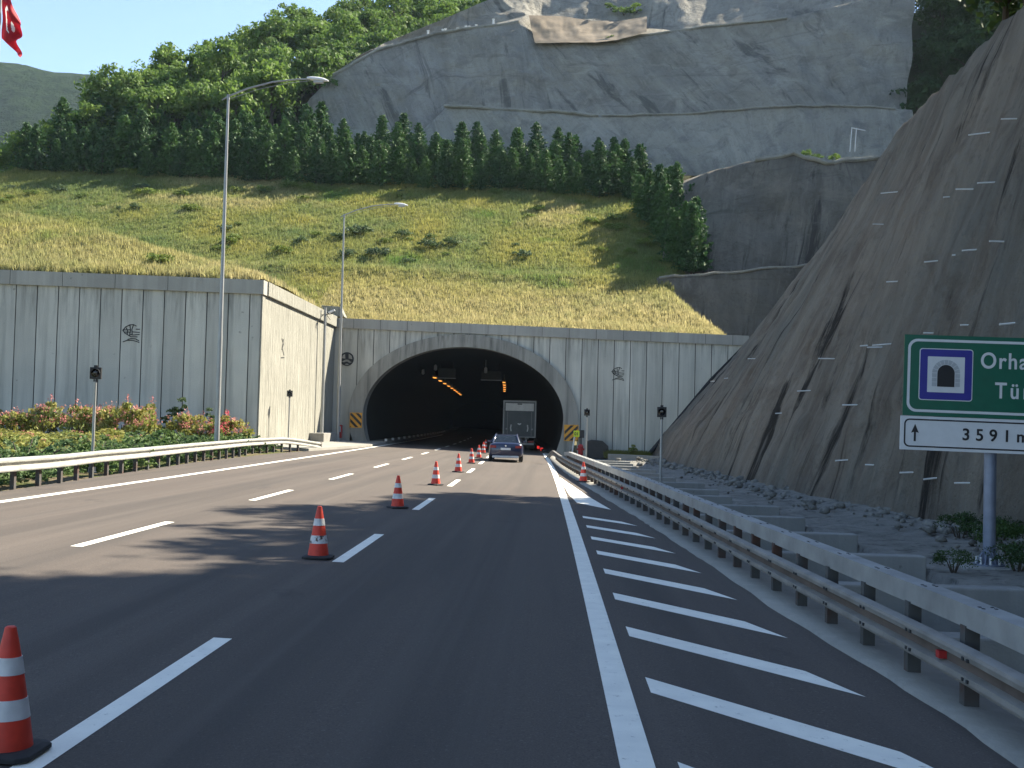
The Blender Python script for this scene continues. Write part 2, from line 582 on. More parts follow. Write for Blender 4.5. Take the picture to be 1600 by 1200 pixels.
c = t.mix((0.72, 0.72, 0.72), (0.52, 0.51, 0.50), t.noise(sc=6, detail=5))
t.color(c).rough(0.4)
M['band'] = t.mat
t = NT("cone_band_dirty")
c = t.mix((0.66, 0.66, 0.66), (0.10, 0.07, 0.06), t.noise(sc=16, detail=4, lo=0.50, hi=0.58))
t.color(c).rough(0.5)
M['band_dirty'] = t.mat
M['sign_green'] = plain("sign_green", (0.003, 0.115, 0.068), 0.35, var=0.12)
M['sign_blue'] = plain("sign_blue", (0.028, 0.028, 0.27), 0.35, var=0.1)
M['sign_white'] = plain("sign_white", (0.66, 0.67, 0.68), 0.4, var=0.08)
M['sign_grey'] = plain("sign_grey", (0.42, 0.44, 0.46), 0.4, var=0.1)
M['sign_black'] = plain("sign_black", (0.010, 0.010, 0.014), 0.4)
M['sign_yellow'] = plain("sign_yellow", (0.80, 0.36, 0.02), 0.4, var=0.15)
M['sign_lime'] = plain("sign_lime", (0.62, 0.75, 0.02), 0.4, var=0.1)
M['sign_pole'] = plain("blue_grey_steel", (0.22, 0.25, 0.32), 0.5, 0.3)
M['red'] = plain("red_paint", (0.45, 0.022, 0.022), 0.5)
M['flag_red'] = foliage("flag_cloth", (0.40, 0.010, 0.022), (0.30, 0.008, 0.018), 0.2, 0.0)
M['flag_white'] = foliage("flag_white_cloth", (0.75, 0.74, 0.73), (0.70, 0.70, 0.70), 0.35, 0.0)
M['white'] = plain("white_paint", (0.74, 0.74, 0.72), 0.5, var=0.12)
M['dark_box'] = plain("dark_cover", (0.060, 0.058, 0.054), 0.8, sc=2)
t = NT("car_paint")
t.color(t.mix((0.010, 0.016, 0.050), (0.016, 0.024, 0.065), t.noise(sc=3))).rough(0.28)
t.bsdf.inputs['Coat Weight'].default_value = 0.7
M['car'] = t.mat
t = NT("car_glass")
t.color(t.mix((0.012, 0.018, 0.024), (0.02, 0.026, 0.032), t.noise(sc=2))).rough(0.06)
M['glass'] = t.mat
M['chrome'] = plain("bright_trim", (0.6, 0.6, 0.6), 0.25, 0.9, var=0.1)
M['tail'] = plain("tail_lamp_red", (0.28, 0.010, 0.012), 0.25)
M['truck_dark'] = plain("trailer_door_dark", (0.090, 0.105, 0.110), 0.6, sc=2)
M['truck_light'] = plain("trailer_panel_light", (0.62, 0.63, 0.62), 0.5, sc=2)
M['truck_frame'] = plain("trailer_frame", (0.30, 0.31, 0.31), 0.5, 0.2)


def emit(name, c, s):
    t = NT(name)
    t.color(c)
    e = t.bsdf
    e.inputs['Emission Color'].default_value = (*c, 1)
    e.inputs['Emission Strength'].default_value = s
    return t.mat


M['lamp_orange'] = emit("sodium_lamp", (1.0, 0.36, 0.06), 0.6)
M['lamp_red'] = emit("red_light", (1.0, 0.04, 0.03), 0.2)

# ------------------------------------------------------------------ ground, road and markings
L_EDGE = [(-60, -11.9), (25, -11.95), (33, -12.5), (42, -13.1), (55, -13.2), (62, -12.6), (70, -12.0), (82, -11.9), (300, -11.9 + off(300) - off(82))]
V_EDGE = [(-60, 3.6), (9, 3.24), (14, 2.90), (23, 2.45), (30, 2.02), (38, 1.52), (46, 1.0), (54, 0.65), (62, 0.3), (72, 0.0), (82, -0.35)]
G_LINE = [(-30, 3.9), (9.4, 3.41), (16.9, 3.02), (30, 2.42), (40, 1.78), (50, 1.14), (60, 0.62), (69, 0.34)]


def road_left(y):
    return lerp_tab(L_EDGE, y) if y <= 82 else -11.9 + off(y) - off(82)


def road_right(y):
    return lerp_tab(V_EDGE, y) if y <= 82 else -0.35 + off(y) - off(82)


ys = np.concatenate([np.arange(-60, 82, 1.5), np.arange(82, 300, 3.0)])
nx = 16
vs, fs = [], []
for y in ys:
    a, b = road_left(y), road_right(y)
    for k in range(nx):
        x = a + (b - a) * k / (nx - 1)
        vs.append((x, y, gz(x)))
road = np_mesh('road', np.array(vs), grid_faces(len(ys), nx)[:, ::-1], M['asphalt'], smooth=False)
tag(road, kind='structure')

gx = np.concatenate([np.linspace(-1500, -60, 20), np.linspace(-50, -10, 21), np.linspace(-8, 3, 6), np.linspace(30, 1500, 25)])
gy = np.concatenate([np.linspace(-800, -60, 12), np.linspace(-50, 80, 66), np.linspace(90, 2600, 40)])
X, Y = np.meshgrid(gx, gy, indexing='ij')
Z = -FALL * np.clip(X, -20, 20) - 0.05
Z = Z - np.where(X > 2.5, 0.8, 0.0)
bed = (X < -12.5) & (X > -60) & (Y < 62)
Z = Z + np.where(bed, 0.06 * vnoise(X * .5, Y * .5, seed=3) + np.clip((-X - 13) * 0.05, 0, 0.35), 0)
g = np_mesh('ground', np.stack([X.ravel(), Y.ravel(), Z.ravel()], 1), grid_faces(len(gx), len(gy)), M['soil'])
tag(g, kind='structure')


def strip(mb, pts_l, pts_r, dz=0.004):
    vs = []
    for (a, b) in zip(pts_l, pts_r):
        vs += [(a[0], a[1], gz(a[0]) + dz), (b[0], b[1], gz(b[0]) + dz)]
    mb.add(vs, [(2 * i, 2 * i + 1, 2 * i + 3, 2 * i + 2) for i in range(len(pts_l) - 1)])


mb = MB()
ed = np.arange(-20, 150, 2.0)
strip(mb, [(-10.82 + off(y), y) for y in ed], [(-10.60 + off(y), y) for y in ed])
mb.build('edge_line', M['paint'], road, fixn=False)
mb = MB()
strip(mb, [(0.495 + off(y), y) for y in ed], [(0.72 + off(y), y) for y in ed])
mb.build('edge_line', M['paint'], road, fixn=False)
for x0 in (-6.70, -2.93):
    k0 = -4.0
    for k in range(-1, 14):
        y0, y1 = 6.3 + 9.85 * k, 10.4 + 9.85 * k
        mb = MB()
        yy = np.linspace(y0, y1, 4)
        strip(mb, [(x0 - 0.085 + off(y), y) for y in yy], [(x0 + 0.085 + off(y), y) for y in yy])
        mb.build('lane_dash', M['paint'], road, fixn=False)
H_EDGE = [(0, 2.95), (9, 2.72), (14.7, 2.46), (23, 2.08), (30, 1.62), (38, 1.0), (46, 0.45)]
for k in range(-1, 8):
    ya = 9.6 + 2.45 * k
    mb = MB()
    xs_ = 0.87 + off(max(ya, 0)) * .6
    ye = ya - 2.0
    xe = lerp_tab(H_EDGE, ye)
    lo = [(xs_ + (xe - xs_) * i / 8, ya - 0.29 - (xe - xs_) * i / 8 * 1.17) for i in range(9)]
    hi = [(xs_ + (xe - 0.30 - xs_) * i / 8, ya + 0.27 - (xe - 0.30 - xs_) * i / 8 * 1.17) for i in range(9)]
    strip(mb, hi, lo)
    mb.build('hatch_stripe', M['paint'], road, fixn=False)
mb = MB()
tri_r = [(1.62, 29.6), (1.25, 34), (0.85, 40), (0.46, 46)]
tri_l = [(0.78, 31.5), (0.62, 35), (0.50, 40.5), (0.44, 46)]
strip(mb, tri_l, tri_r)
mb.build('hatch_wedge', M['paint'], road, fixn=False)

# right concrete verge under the barrier, and the stepped ditch behind it
ys = np.arange(-30, 83, 0.4)
rows = []
FOOT = [(-40, 11.5), (15, 10.2), (28, 9.5), (38, 8.45), (52, 7.95), (62, 7.4), (84, 7.0)]
for y in ys:
    xv, xg = road_right(y) + 0.035 * float(vnoise(y * 0.5, 1.0, seed=12)) + 0.03 * float(vnoise(y * 2.3, 1.0, seed=13)) - 0.05, lerp_tab(G_LINE, min(y, 69))
    x2 = max(xg + 0.35, xv + 0.3)
    rows.append([(xv - 0.02, y, gz(xv) - 0.03), (xv + 0.0, y, gz(xv) + 0.035), (x2, y, gz(x2) + 0.03), (x2 + 0.05, y, gz(x2) - 0.10)])
v = np.array(rows).reshape(-1, 3)
o = np_mesh('verge', v, grid_faces(len(ys), 4)[:, ::-1], M['conc_verge'], smooth=False)
tag(o, kind='structure')
rows = []
ys = np.arange(-30, 84, 0.5)
for y in ys:
    xg = lerp_tab(G_LINE, min(y, 69)) + 0.30
    xf = lerp_tab(FOOT, y) + 0.4
    xe = 6.5 - max(0, y - 15) * 0.033
    if y > 66: xe = 4.6
    dip = 0.62 if y < 70 else 0.12
    prof = [(xg, gz(xg) - 0.06), (xg + 0.35, -0.14), (xg + 0.45, -0.10 - dip), (xe - 0.1, -0.10 - dip), (xe + 0.05, -0.17)]
    for q in (0.12, 0.25, 0.4, 0.55, 0.7, 0.85, 1.0):
        x = xe + 0.05 + (xf - xe - 0.05) * q
        prof.append((x, -0.17 + 0.22 * q * q + 0.10 * float(fbm(x * 1.3, y * 1.3, seed=5)) * min(1, q * 4)))
    rows.append([(x, y, z) for x, z in prof])
v = np.array(rows)
o = np_mesh('ditch', v.reshape(-1, 3), grid_faces(len(ys), v.shape[1])[:, ::-1], M['rubble'])
tag(o, kind='structure')

beam_y = [11.8, 15.6, 19.4, 23.2, 27.3, 31.0, 35.0, 38.6, 43.0, 47.0, 51.0, 55.0, 59.0, 63.0, 67.0]
for i, y in enumerate(beam_y):
    xa = lerp_tab(G_LINE, min(y, 69)) + 0.55
    xb = 6.5 - (y - 15) * 0.033 + (0.25 * ((i * 7) % 3 - 1) if i > 3 else 0.0)
    if y > 50: xb -= 0.3
    e = MB()
    e.box(xa, xb, y, y + 0.34, -0.9, 0.06)
    o = e.build('concrete_beam', M['conc_beam'], bevel=0.025)
    lab = 'concrete beam across the roadside ditch in shade, one rung of the stepped row behind the right barrier'
    if y > 50: lab = 'sunlit concrete beam across the roadside ditch near the tunnel wall, part of the stepped row'
    tag(o, lab, 'beam', 'sunlit ditch beams' if y > 50 else 'shaded ditch beams')

# left pavement in front of the portal, with kerb
mb = MB()
pl = [(60, -12.75), (66, -12.3), (70, -12.0), (76, -11.85), (82, -11.9)]
for (y0, xa), (y1, xb) in zip(pl[:-1], pl[1:]):
    vs = []
    for y, x in ((y0, xa), (y1, xb)):
        vs += [(x, y, gz(x) - 0.05), (x, y, gz(x) + 0.14), (x - 0.16, y, gz(x) + 0.15), (-15.8, y, gz(-15.8) + 0.16)]
    mb.add(vs, [(0, 1, 5, 4), (1, 2, 6, 5), (2, 3, 7, 6)])
mb.add([(-12.75, 60, 0.3), (-12.75, 60, gz(-12.75) + .14), (-15.8, 60, gz(-15.8) + .16), (-15.8, 60, .3)], [(0, 1, 2, 3)])
tag(mb.build('pavement', M['conc_verge'], fixn=True), kind='structure')

# ------------------------------------------------------------------ tunnel portal
CX, CZ = -6.3, 2.5


def arch(a, b, n=48, low=0.0):
    out = []
    for k in range(n + 1):
        q = math.pi * k / n
        out.append((CX + a * math.cos(q), CZ + b * math.sin(q)))
    d = 2.5
    leg = [(CX + a * (1 - 0.012 * s * s), CZ - s) for s in (2.9, 2.2, 1.4, 0.7)]
    leg2 = [(CX - a * (1 - 0.012 * s * s), CZ - s) for s in (0.7, 1.4, 2.2, 2.9)]
    return leg + out + leg2


IN_A, IN_B, OUT_A, OUT_B = 7.22, 5.03, 8.28, 5.93
PY = 82.0


def cope_z(x):
    return 9.44 - (x + 15.5) * 0.0216


def slab(mb, x0, x1, y0, y1, zb, zt, n=6, mi=0):
    vs, fs = [], []
    for i in range(n + 1):
        x = x0 + (x1 - x0) * i / n
        vs += [(x, y0, zb(x)), (x, y0, zt(x)), (x, y1, zt(x)), (x, y1, zb(x))]
    for i in range(n):
        a, b = 4 * i, 4 * i + 4
        fs += [(a, b, b + 1, a + 1), (a + 1, b + 1, b + 2, a + 2), (a + 3, a + 2, b + 2, b + 3), (a, a + 3, b + 3, b)]
    fs += [(0, 1, 2, 3), (4 * n, 4 * n + 3, 4 * n + 2, 4 * n + 1)]
    mb.add(vs, fs, mi)


def arch_bottom(x):
    u = (x - CX) / (OUT_A - 0.06)
    if abs(u) >= 1: return -0.9
    return CZ + (OUT_B - 0.06) * math.sqrt(1 - u * u)


portal = empty('tunnel_portal', (0, 0, 0), label='grey concrete tunnel portal wall with wide dark arch and vertical panel joints', cat='tunnel portal')
mb = MB()
x = -15.8
ws = 1.16
edges = [-15.8]
x = -15.8 + 0.55
while x < 14.0:
    edges.append(x)
    x += ws
edges.append(14.1)
for a, b in zip(edges[:-1], edges[1:]):
    g_ = 0.026
    slab(mb, a + g_, b - g_, PY, PY + 0.12, arch_bottom, lambda x: cope_z(x) - 0.70, 8)
mb.build('wall_face', M['conc_portal'], portal)
mb = MB()
slab(mb, -15.8, 14.1, PY + 0.035, PY + 0.7, lambda x: arch_bottom(x) - 0.02 if abs(x - CX) < OUT_A - 0.06 else -0.9, lambda x: cope_z(x) - 0.72, 120)
mb.build('joint_backing', M['groove'], portal)
mb = MB()
slab(mb, -15.62, 14.05, PY - 0.14, PY + 0.75, lambda x: cope_z(x) - 0.715, cope_z, 16)
for k in range(15):
    pass
for k in range(16):
    xx = -14.4 + 1.95 * k
    if xx < 13.9:
        mb.box(xx - 0.012, xx + 0.012, PY - 0.1435, PY - 0.13, cope_z(xx) - 0.71, cope_z(xx) - 0.005, 1)
mb.build('coping', [M['conc_cope'], M['groove']], portal)
oi, oo = arch(IN_A, IN_B), arch(OUT_A, OUT_B)
mb = MB()
mb.ring(oo, oi, PY - 0.26, PY + 1.2, closed=False)
mb.build('arch_ring', M['conc_arch'], portal, smooth=True)
# lining
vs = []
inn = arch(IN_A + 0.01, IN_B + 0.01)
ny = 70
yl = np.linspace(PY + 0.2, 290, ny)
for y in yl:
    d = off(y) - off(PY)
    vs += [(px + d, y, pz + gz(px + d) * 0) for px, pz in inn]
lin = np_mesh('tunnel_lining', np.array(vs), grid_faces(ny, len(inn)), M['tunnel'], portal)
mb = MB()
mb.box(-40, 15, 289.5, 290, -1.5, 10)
mb.build('tunnel_dark_cap', M['black'], portal)  # black cap added across the tube for the darkness farther in
# inner kerbs
for side in (-1, 1):
    mb = MB()
    path = []
    for y in np.linspace(PY + 0.1, 288, 60):
        xk = (road_left(y) - 0.75) if side < 0 else (road_right(y) + 0.6)
        path.append((xk, y, gz(road_left(y) if side < 0 else road_right(y))))
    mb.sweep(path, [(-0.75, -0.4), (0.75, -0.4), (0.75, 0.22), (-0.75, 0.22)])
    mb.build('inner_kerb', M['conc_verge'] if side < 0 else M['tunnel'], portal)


def stroke(mb, pts, w, y, th=0.02, M_=None):
    for (a, b) in zip(pts[:-1], pts[1:]):
        d = Vector((b[0] - a[0], b[1] - a[1]))
        if d.length < 1e-6: continue
        d.normalize()
        n = Vector((-d.y, d.x)) * w / 2
        e = d * w * 0.3
        poly = [(a[0] - e.x - n.x, a[1] - e.y - n.y), (b[0] + e.x - n.x, b[1] + e.y - n.y), (b[0] + e.x + n.x, b[1] + e.y + n.y), (a[0] - e.x + n.x, a[1] - e.y + n.y)]
        mb.prism(poly, y - th, y + 0.002, M=M_)


def ship_mark(cx, cz, y, s, parent):
    """carved line emblem: a sail of crossing lines over two wave arcs"""
    mb = MB()
    L = [
        [(-0.50, 0.10), (-0.34, 0.30), (-0.10, 0.42), (0.10, 0.44), (0.26, 0.36)],
        [(-0.50, 0.10), (-0.38, -0.06), (-0.20, -0.16), (-0.02, -0.26)],
        [(-0.30, 0.24), (-0.22, 0.06), (-0.24, -0.10)],
        [(-0.10, 0.40), (-0.06, 0.10), (-0.10, -0.18)],
        [(0.10, 0.42), (0.02, 0.16), (0.04, -0.12)],
        [(-0.46, 0.12), (-0.10, 0.14)], [(-0.40, 0.0), (-0.06, 0.0)],
        [(0.26, 0.18), (0.46, 0.18)], [(0.06, 0.02), (0.46, 0.0)],
        [(-0.10, -0.14), (0.12, -0.16), (0.46, -0.12)], [(-0.02, -0.26), (0.34, -0.26)],
        [(-0.20, -0.42), (0.02, -0.36), (0.26, -0.38), (0.44, -0.48)],
        [(-0.46, -0.56), (-0.26, -0.48), (0.04, -0.46), (0.30, -0.52), (0.46, -0.58)],
    ]
    w = [0.05] * len(L)
    for l, ww in zip(L, w):
        stroke(mb, [(cx + a * s, cz + b * s) for a, b in l], ww * s, y)
    return mb.build('carved_emblem', M['mark'], parent, fixn=True)


ship_mark(4.78, 5.92, PY, 0.92, portal)

# round black emblem disc fixed to the wall
rs = empty('round_emblem', (0, 0, 0), label='round black emblem disc with pale wedges on the portal wall behind the far lamp post', cat='emblem')
c0 = at(542, 561, PY - 0.05)
mb = MB()
Mx = Matrix.Translation(c0) @ Matrix.Rotation(math.radians(90), 4, 'X')
mb.lathe([(0.50, -0.03), (0.50, 0.03)], 40, M=Mx)
mb.build('disc', M['mark'], rs)
mb = MB()
yy = c0.y - 0.031
for poly in ([(-0.36, 0.06), (-0.10, 0.02), (-0.14, 0.36), (-0.30, 0.26)], [(0.13, 0.04), (0.40, 0.0), (0.34, 0.24), (0.12, 0.40)],
             [(-0.08, -0.04), (0.10, -0.05), (0.36, -0.24), (0.20, -0.28), (0.02, -0.18), (-0.20, -0.24), (-0.36, -0.20)],
             [(-0.16, -0.38), (0.02, -0.32), (0.18, -0.38), (0.02, -0.44)]):
    mb.prism([(c0.x + a, c0.z + b) for a, b in poly], yy - 0.006, yy + 0.002)
mb.build('emblem_wedges', M['conc_arch'], rs)

# ------------------------------------------------------------------ wing wall (left block)
WY, WX = 61.0, -15.8
wing = empty('wing_wall', (0, 0, 0), label='tall left wing wall of panelled concrete with a sunlit streaky side face', cat='wall')


def wcope(x):
    return 9.53 - (x - WX) * 0.0185


mb = MB()
x = WX - 0.62
mb_edges = [WX]
while x > -48:
    mb_edges.append(x)
    x -= 1.17
for a, b in zip(mb_edges[:-1], mb_edges[1:]):
    slab(mb, b + 0.028, a - 0.028, WY, WY + 0.12, lambda x: 0.1, lambda x: wcope(x) - 0.76, 1)
mb.build('front_face', M['conc_wing'], wing)
mb = MB()
slab(mb, -48, WX - 0.03, WY + 0.04, WY + 0.8, lambda x: 0.1, lambda x: wcope(x) - 0.78, 1)
mb.box(WX - 0.8, WX - 0.03, WY + 0.8, PY - 0.16, 0.1, 8.7)
mb.build('joint_backing', M['groove'], wing)
mb = MB()
slab(mb, -48, WX + 0.14, WY - 0.14, WY + 0.7, lambda x: wcope(x) - 0.77, wcope, 8)
for k in range(11):
    xx = WX - 2.2 - 2.9 * k
    mb.box(xx - 0.012, xx + 0.012, WY - 0.1435, WY - 0.13, wcope(xx) - 0.765, wcope(xx) - 0.005, 1)
mb.build('coping', [M['conc_cope'], M['groove']], wing)
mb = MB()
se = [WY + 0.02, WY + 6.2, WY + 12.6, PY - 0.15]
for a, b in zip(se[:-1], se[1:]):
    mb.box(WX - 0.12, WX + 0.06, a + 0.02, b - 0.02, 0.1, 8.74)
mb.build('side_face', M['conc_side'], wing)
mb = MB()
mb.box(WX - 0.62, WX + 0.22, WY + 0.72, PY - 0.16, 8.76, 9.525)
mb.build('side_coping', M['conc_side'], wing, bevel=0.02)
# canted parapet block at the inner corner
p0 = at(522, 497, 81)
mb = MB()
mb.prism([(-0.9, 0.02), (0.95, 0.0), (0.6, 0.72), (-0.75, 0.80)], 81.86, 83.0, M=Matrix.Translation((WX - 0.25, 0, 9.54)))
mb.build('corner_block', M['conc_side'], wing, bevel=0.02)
ship_mark(-22.85, 6.55, WY, 0.95, wing)
mb = MB()
for l in ([(-0.3, 0.5), (0.1, 0.2), (-0.25, -0.1)], [(0.1, 0.5), (-0.2, 0.0), (0.3, -0.4)], [(-0.35, -0.6), (0.35, -0.55)]):
    Ms = Matrix.Translation((WX + 0.06, WY + 5.0, 6.2)) @ Matrix.Rotation(math.radians(90), 4, 'Z')
    stroke(mb, l, 0.06, 0, M_=Ms)
mb.build('carved_emblem', M['mark'], wing)


# ------------------------------------------------------------------ terrain behind the walls
def sstep(a, b, x):
    t_ = np.clip((x - a) / (b - a), 0, 1)
    return t_ * t_ * (3 - 2 * t_)


CAPX = [-140, -100, -71, -60, -54, -46, -35, -20, 20]
CAPZ = [-10, 2, 17, 25, 33, 47, 62, 84, 88]


def terrain(X, Y, rough=True):
    X, Y = np.asarray(X, float), np.asarray(Y, float)
    lo = 9.0 + 0.43 * (Y - 83) - 0.02 * (X + 6)
    main = np.where(Y < 95, lo, 14.16 - 0.02 * (X + 6) + 0.53 * (Y - 95)) + 0.35 * np.exp(-((Y - 95.2) / 1.0) ** 2)
    zz = np.where(Y < 124, main, 14.16 + 0.53 * 29 - 0.02 * (X + 6) + 0.62 * (Y - 124))
    cap = np.interp(X, CAPX, CAPZ) - 0.10 * np.clip(Y - 130, 0, 400)
    d = zz - cap
    hill = np.where(d > 0, cap - 0.5 * d * (d > 6) * 0.0 + 0.0 * d, zz)
    zz = np.minimum(zz, hill + 0.12 * np.clip(d, 0, 20))
    # mound on top of the wing block
    mz = np.minimum(9.62 - (X + 15.8) * 0.0185 + 0.42 * (Y - 61.7), 9.55 + np.clip(-15.0 - X, 0, 60) * 0.275 - 0.08 * np.clip(Y - 76, 0, 30))
    zz = np.where(X < -15.8, np.maximum(mz, zz), zz)
    edge = np.interp(Y, [82, 84, 94, 100, 109, 113, 130], [12.6, 12.2, 9.2, 11.0, 10.6, 9.2, 8.6])
    zz = zz - np.clip(X - edge, 0, 12) * 1.1
    if rough:
        zz = zz + 0.22 * fbm(X * .35, Y * .35, seed=21) * sstep(82.5, 88, np.where(X < -16, Y + 20, Y))
    return zz


for piece, (x0, x1, y0, y1, st) in enumerate(((-15.6, 20, 82.6, 127, 0.55), (-120, -15.95, 61.6, 127, 0.85))):
    gx, gy = np.arange(x0, x1 + 0.01, st), np.arange(y0, y1 + 0.01, st)
    X, Y = np.meshgrid(gx, gy, indexing='ij')
    Z = terrain(X, Y)
    o = np_mesh('grass_slope', np.stack([X.ravel(), Y.ravel(), Z.ravel()], 1), grid_faces(len(gx), len(gy)), M['earth'])
    tag(o, kind='structure')
gx, gy = np.arange(-160, 30, 2.0), np.arange(125, 330, 2.0)
X, Y = np.meshgrid(gx, gy, indexing='ij')
Z = terrain(X, Y)
rk = np.interp(Y, [125, 133, 136, 139, 143, 147, 160, 190], [-29.5, -29, -25.5, -20, -11, -4, 10, 40])
Z = np.where(X > rk + 1.5, np.minimum(Z, 22 + 0.3 * (Y - 125)), Z) 
o = np_mesh('wooded_hillside', np.stack([X.ravel(), Y.ravel(), Z.ravel()], 1), grid_faces(len(gx), len(gy)), M['wood_floor'])
tag(o, kind='structure')

# far hill on the left
gx, gy = np.arange(-900, -60, 10.0), np.arange(520, 1300, 10.0)
X, Y = np.meshgrid(gx, gy, indexing='ij')
crest = np.interp(X, [-900, -520, -400, -330, -270, -220, -150, -60], [240, 240, 236, 230, 222, 212, 190, 140])
Z = crest * sstep(500, 760, Y) * (1 - 0.6 * sstep(800, 1300, Y)) + 9 * fbm(X / 70, Y / 70, seed=9) + 3.0 * fbm(X / 14, Y / 14, seed=31)
o = np_mesh('far_hill', np.stack([X.ravel(), Y.ravel(), Z.ravel()], 1), grid_faces(len(gx), len(gy)), M['far_wood'])
tag(o, kind='structure')


# ------------------------------------------------------------------ shotcrete faces
def loft(name, polys, mat, nu=160, nv=14, amp=0.5, seed=1, closed_top=False, spread=None):
    """polys: rows bottom to top, each a list of (px, py, Y)"""
    P_ = [[at(*p) for p in row] for row in polys]
    n = len(P_[0])
    U = np.linspace(0, n - 1, nu)
    rowsv, vacc = [], 0.0
    lines = []
    for row in P_:
        a = np.array([[p.x, p.y, p.z] for p in row])
        lines.append(np.stack([np.interp(U, np.arange(n), a[:, k]) for k in range(3)], 1))
    out, uv = [], []
    vv = np.zeros(nu)
    ulen = np.concatenate([[0], np.cumsum(np.linalg.norm(np.diff(lines[0], axis=0), axis=1))])
    for r in range(len(lines) - 1):
        a, b = lines[r], lines[r + 1]
        ln = np.linalg.norm(b - a, axis=1)
        steep = (b[:, 2] - a[:, 2]).mean() > 1.5
        m = nv if steep else 3
        for k in range(m if r < len(lines) - 2 else m + 1):
            s_ = k / m
            p = a + (b - a) * s_
            w = math.sin(math.pi * min(1, max(0, s_))) * 0.8 + 0.2 if steep else 0.2
            am = amp * w
            dn = am * (fbm(p[:, 0] * .16, p[:, 2] * .10, p[:, 1] * .1, seed, 4) + 0.20 * fbm(p[:, 0] * .6, p[:, 2] * .2, 0, seed + 5, 3) + 0.42 * fbm(p[:, 0] * .45, p[:, 2] * .45, 0, seed + 8, 5))
            q = p.copy()
            q[:, 1] -= dn
            q[:, 2] += dn * 0.35
            q[:, 0] += 0.3 * dn
            out.append(q)
            uv.append(np.stack([ulen, vv + ln * s_], 1))
        vv = vv + ln
    V = np.stack(out, 1)
    UV = np.stack(uv, 1)
    o = np_mesh(name, V.reshape(-1, 3), grid_faces(nu, V.shape[1]), mat, uv=UV.reshape(-1, 2))
    return tag(o, kind='structure')


def back(row, dy, dpx=0):
    """same height, dy metres further back"""
    out = []
    for (px, py, Y) in row:
        p = at(px, py, Y)
        q = W2C @ (np.array([p.x * (1 + 0.0), p.y + dy, p.z - EYE]))
        out.append((800 + F_PX * q[0] / q[2], 600 + F_PX * q[1] / q[2], Y + dy))
    return out


L0 = [(455, 225, 131.5), (560, 240, 130), (650, 255, 128.4), (760, 262, 129.0), (900, 265, 127.6), (1040, 275, 124.5), (1120, 275, 122.5), (1240, 256, 121.5), (1330, 258, 120.5), (1440, 258, 119.5)]
L1 = [(468, 185, 133.0), (560, 207, 131.0), (655, 208, 129.4), (700, 166, 132.5), (820, 172, 131.6), (940, 181, 130.4), (1070, 178, 127.8), (1230, 166, 125), (1330, 166, 123.8), (1425, 172, 122.8)]
L1b = back(L1, 2.0)
L1b[0], L1b[1], L1b[2] = (470, 183, 133.2), (562, 204, 131.3), (657, 204, 129.8)
L2 = [(480, 160, 134), (520, 118, 135.5), (590, 78, 137.5), (680, 52, 139.5), (810, 34, 140.5), (836, 66, 139), (960, 62, 138), (1080, 44, 136.5), (1230, 28, 134), (1432, -20, 133)]
L2b = back(L2, 2.2)
L2b[0] = (482, 157, 134.2)
L2b[1] = (524, 113, 135.9)
L2b[2] = (594, 72, 138.1)
L2b[4] = (822, 24, 142.6)
L2b[5] = (846, 27, 145.5)
L2b[6] = (985, 34, 145)
L3 = [(484, 154, 134.4), (530, 108, 136.3), (602, 66, 138.8), (705, 24, 142.5), (780, -8, 145), (860, -95, 158), (985, -110, 158), (1080, -95, 160), (1230, -110, 157), (1445, -150, 146)]
loft('rock_face', [L0, L1, L1b], M['rock_smooth'], nu=360, nv=28, amp=0.6, seed=3)
loft('rock_face', [back(L1b, 0.0), L2, L2b, L3], M['rock'], nu=360, nv=44, amp=1.15, seed=8)


def lip(pts, rad, name='bench_lip'):  # raised edge added so the bench shows a thin bright sunlit line
    mb = MB()
    P_ = [at(*p) for p in pts]
    out = []
    for a, b in zip(P_[:-1], P_[1:]):
        for k in range(6):
            p = a.lerp(b, k / 6)
            p.z += 0.12 * float(vnoise(p.x * 1.1, 0.0, seed=5))
            p.y += 0.15 * float(vnoise(p.x * 0.7, 3.0, seed=6))
            out.append(p)
    out.append(P_[-1])
    mb.tube(out, rad, 7)
    tag(mb.build(name, M['rock_smooth'], smooth=True), kind='structure')


lip([(694, 166, 132.3), (820, 171, 131.4), (880, 176, 130.9), (935, 180, 130.3)], 0.22)
lip([(940, 180, 130.2), (1070, 177, 127.6), (1230, 165, 124.8), (1330, 165, 123.6), (1400, 170, 122.9)], 0.13)
lip([(520, 118, 135.4), (590, 78, 137.4), (680, 52, 139.4), (810, 34, 140.4)], 0.20)
lip([(836, 66, 138.9), (900, 66, 138.3), (960, 62, 137.9), (1080, 44, 136.4), (1230, 28, 133.9)], 0.14)
E0 = [(1030, 560, 92), (1110, 560, 93), (1180, 560, 94), (1240, 560, 95), (1330, 560, 96)]
E1 = [(1026, 434, 95), (1100, 430, 96), (1190, 421, 97), (1272, 414, 98), (1360, 404, 99)]
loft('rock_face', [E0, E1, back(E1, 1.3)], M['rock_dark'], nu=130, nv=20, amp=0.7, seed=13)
D1 = [(1046, 296, 106), (1105, 270, 105.5), (1165, 254, 105.5), (1240, 241, 105), (1290, 255, 104.6), (1380, 246, 104.6), (1470, 226, 104.6)]
D0 = [(1030, 445, 99), (1080, 440, 99), (1150, 434, 99), (1210, 428, 99.3), (1272, 423, 99.7), (1360, 413, 100), (1460, 402, 101)]
DB = [(1046, 292, 124.5), (1110, 272, 123.5), (1165, 262, 122.8), (1240, 250, 122), (1290, 254, 121.5), (1380, 252, 121), (1470, 250, 120.5)]
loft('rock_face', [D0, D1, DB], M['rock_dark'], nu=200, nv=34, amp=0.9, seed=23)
lip([(1180, 250, 105.3), (1240, 240, 104.9), (1290, 254, 104.5), (1380, 245, 104.5)], 0.22)
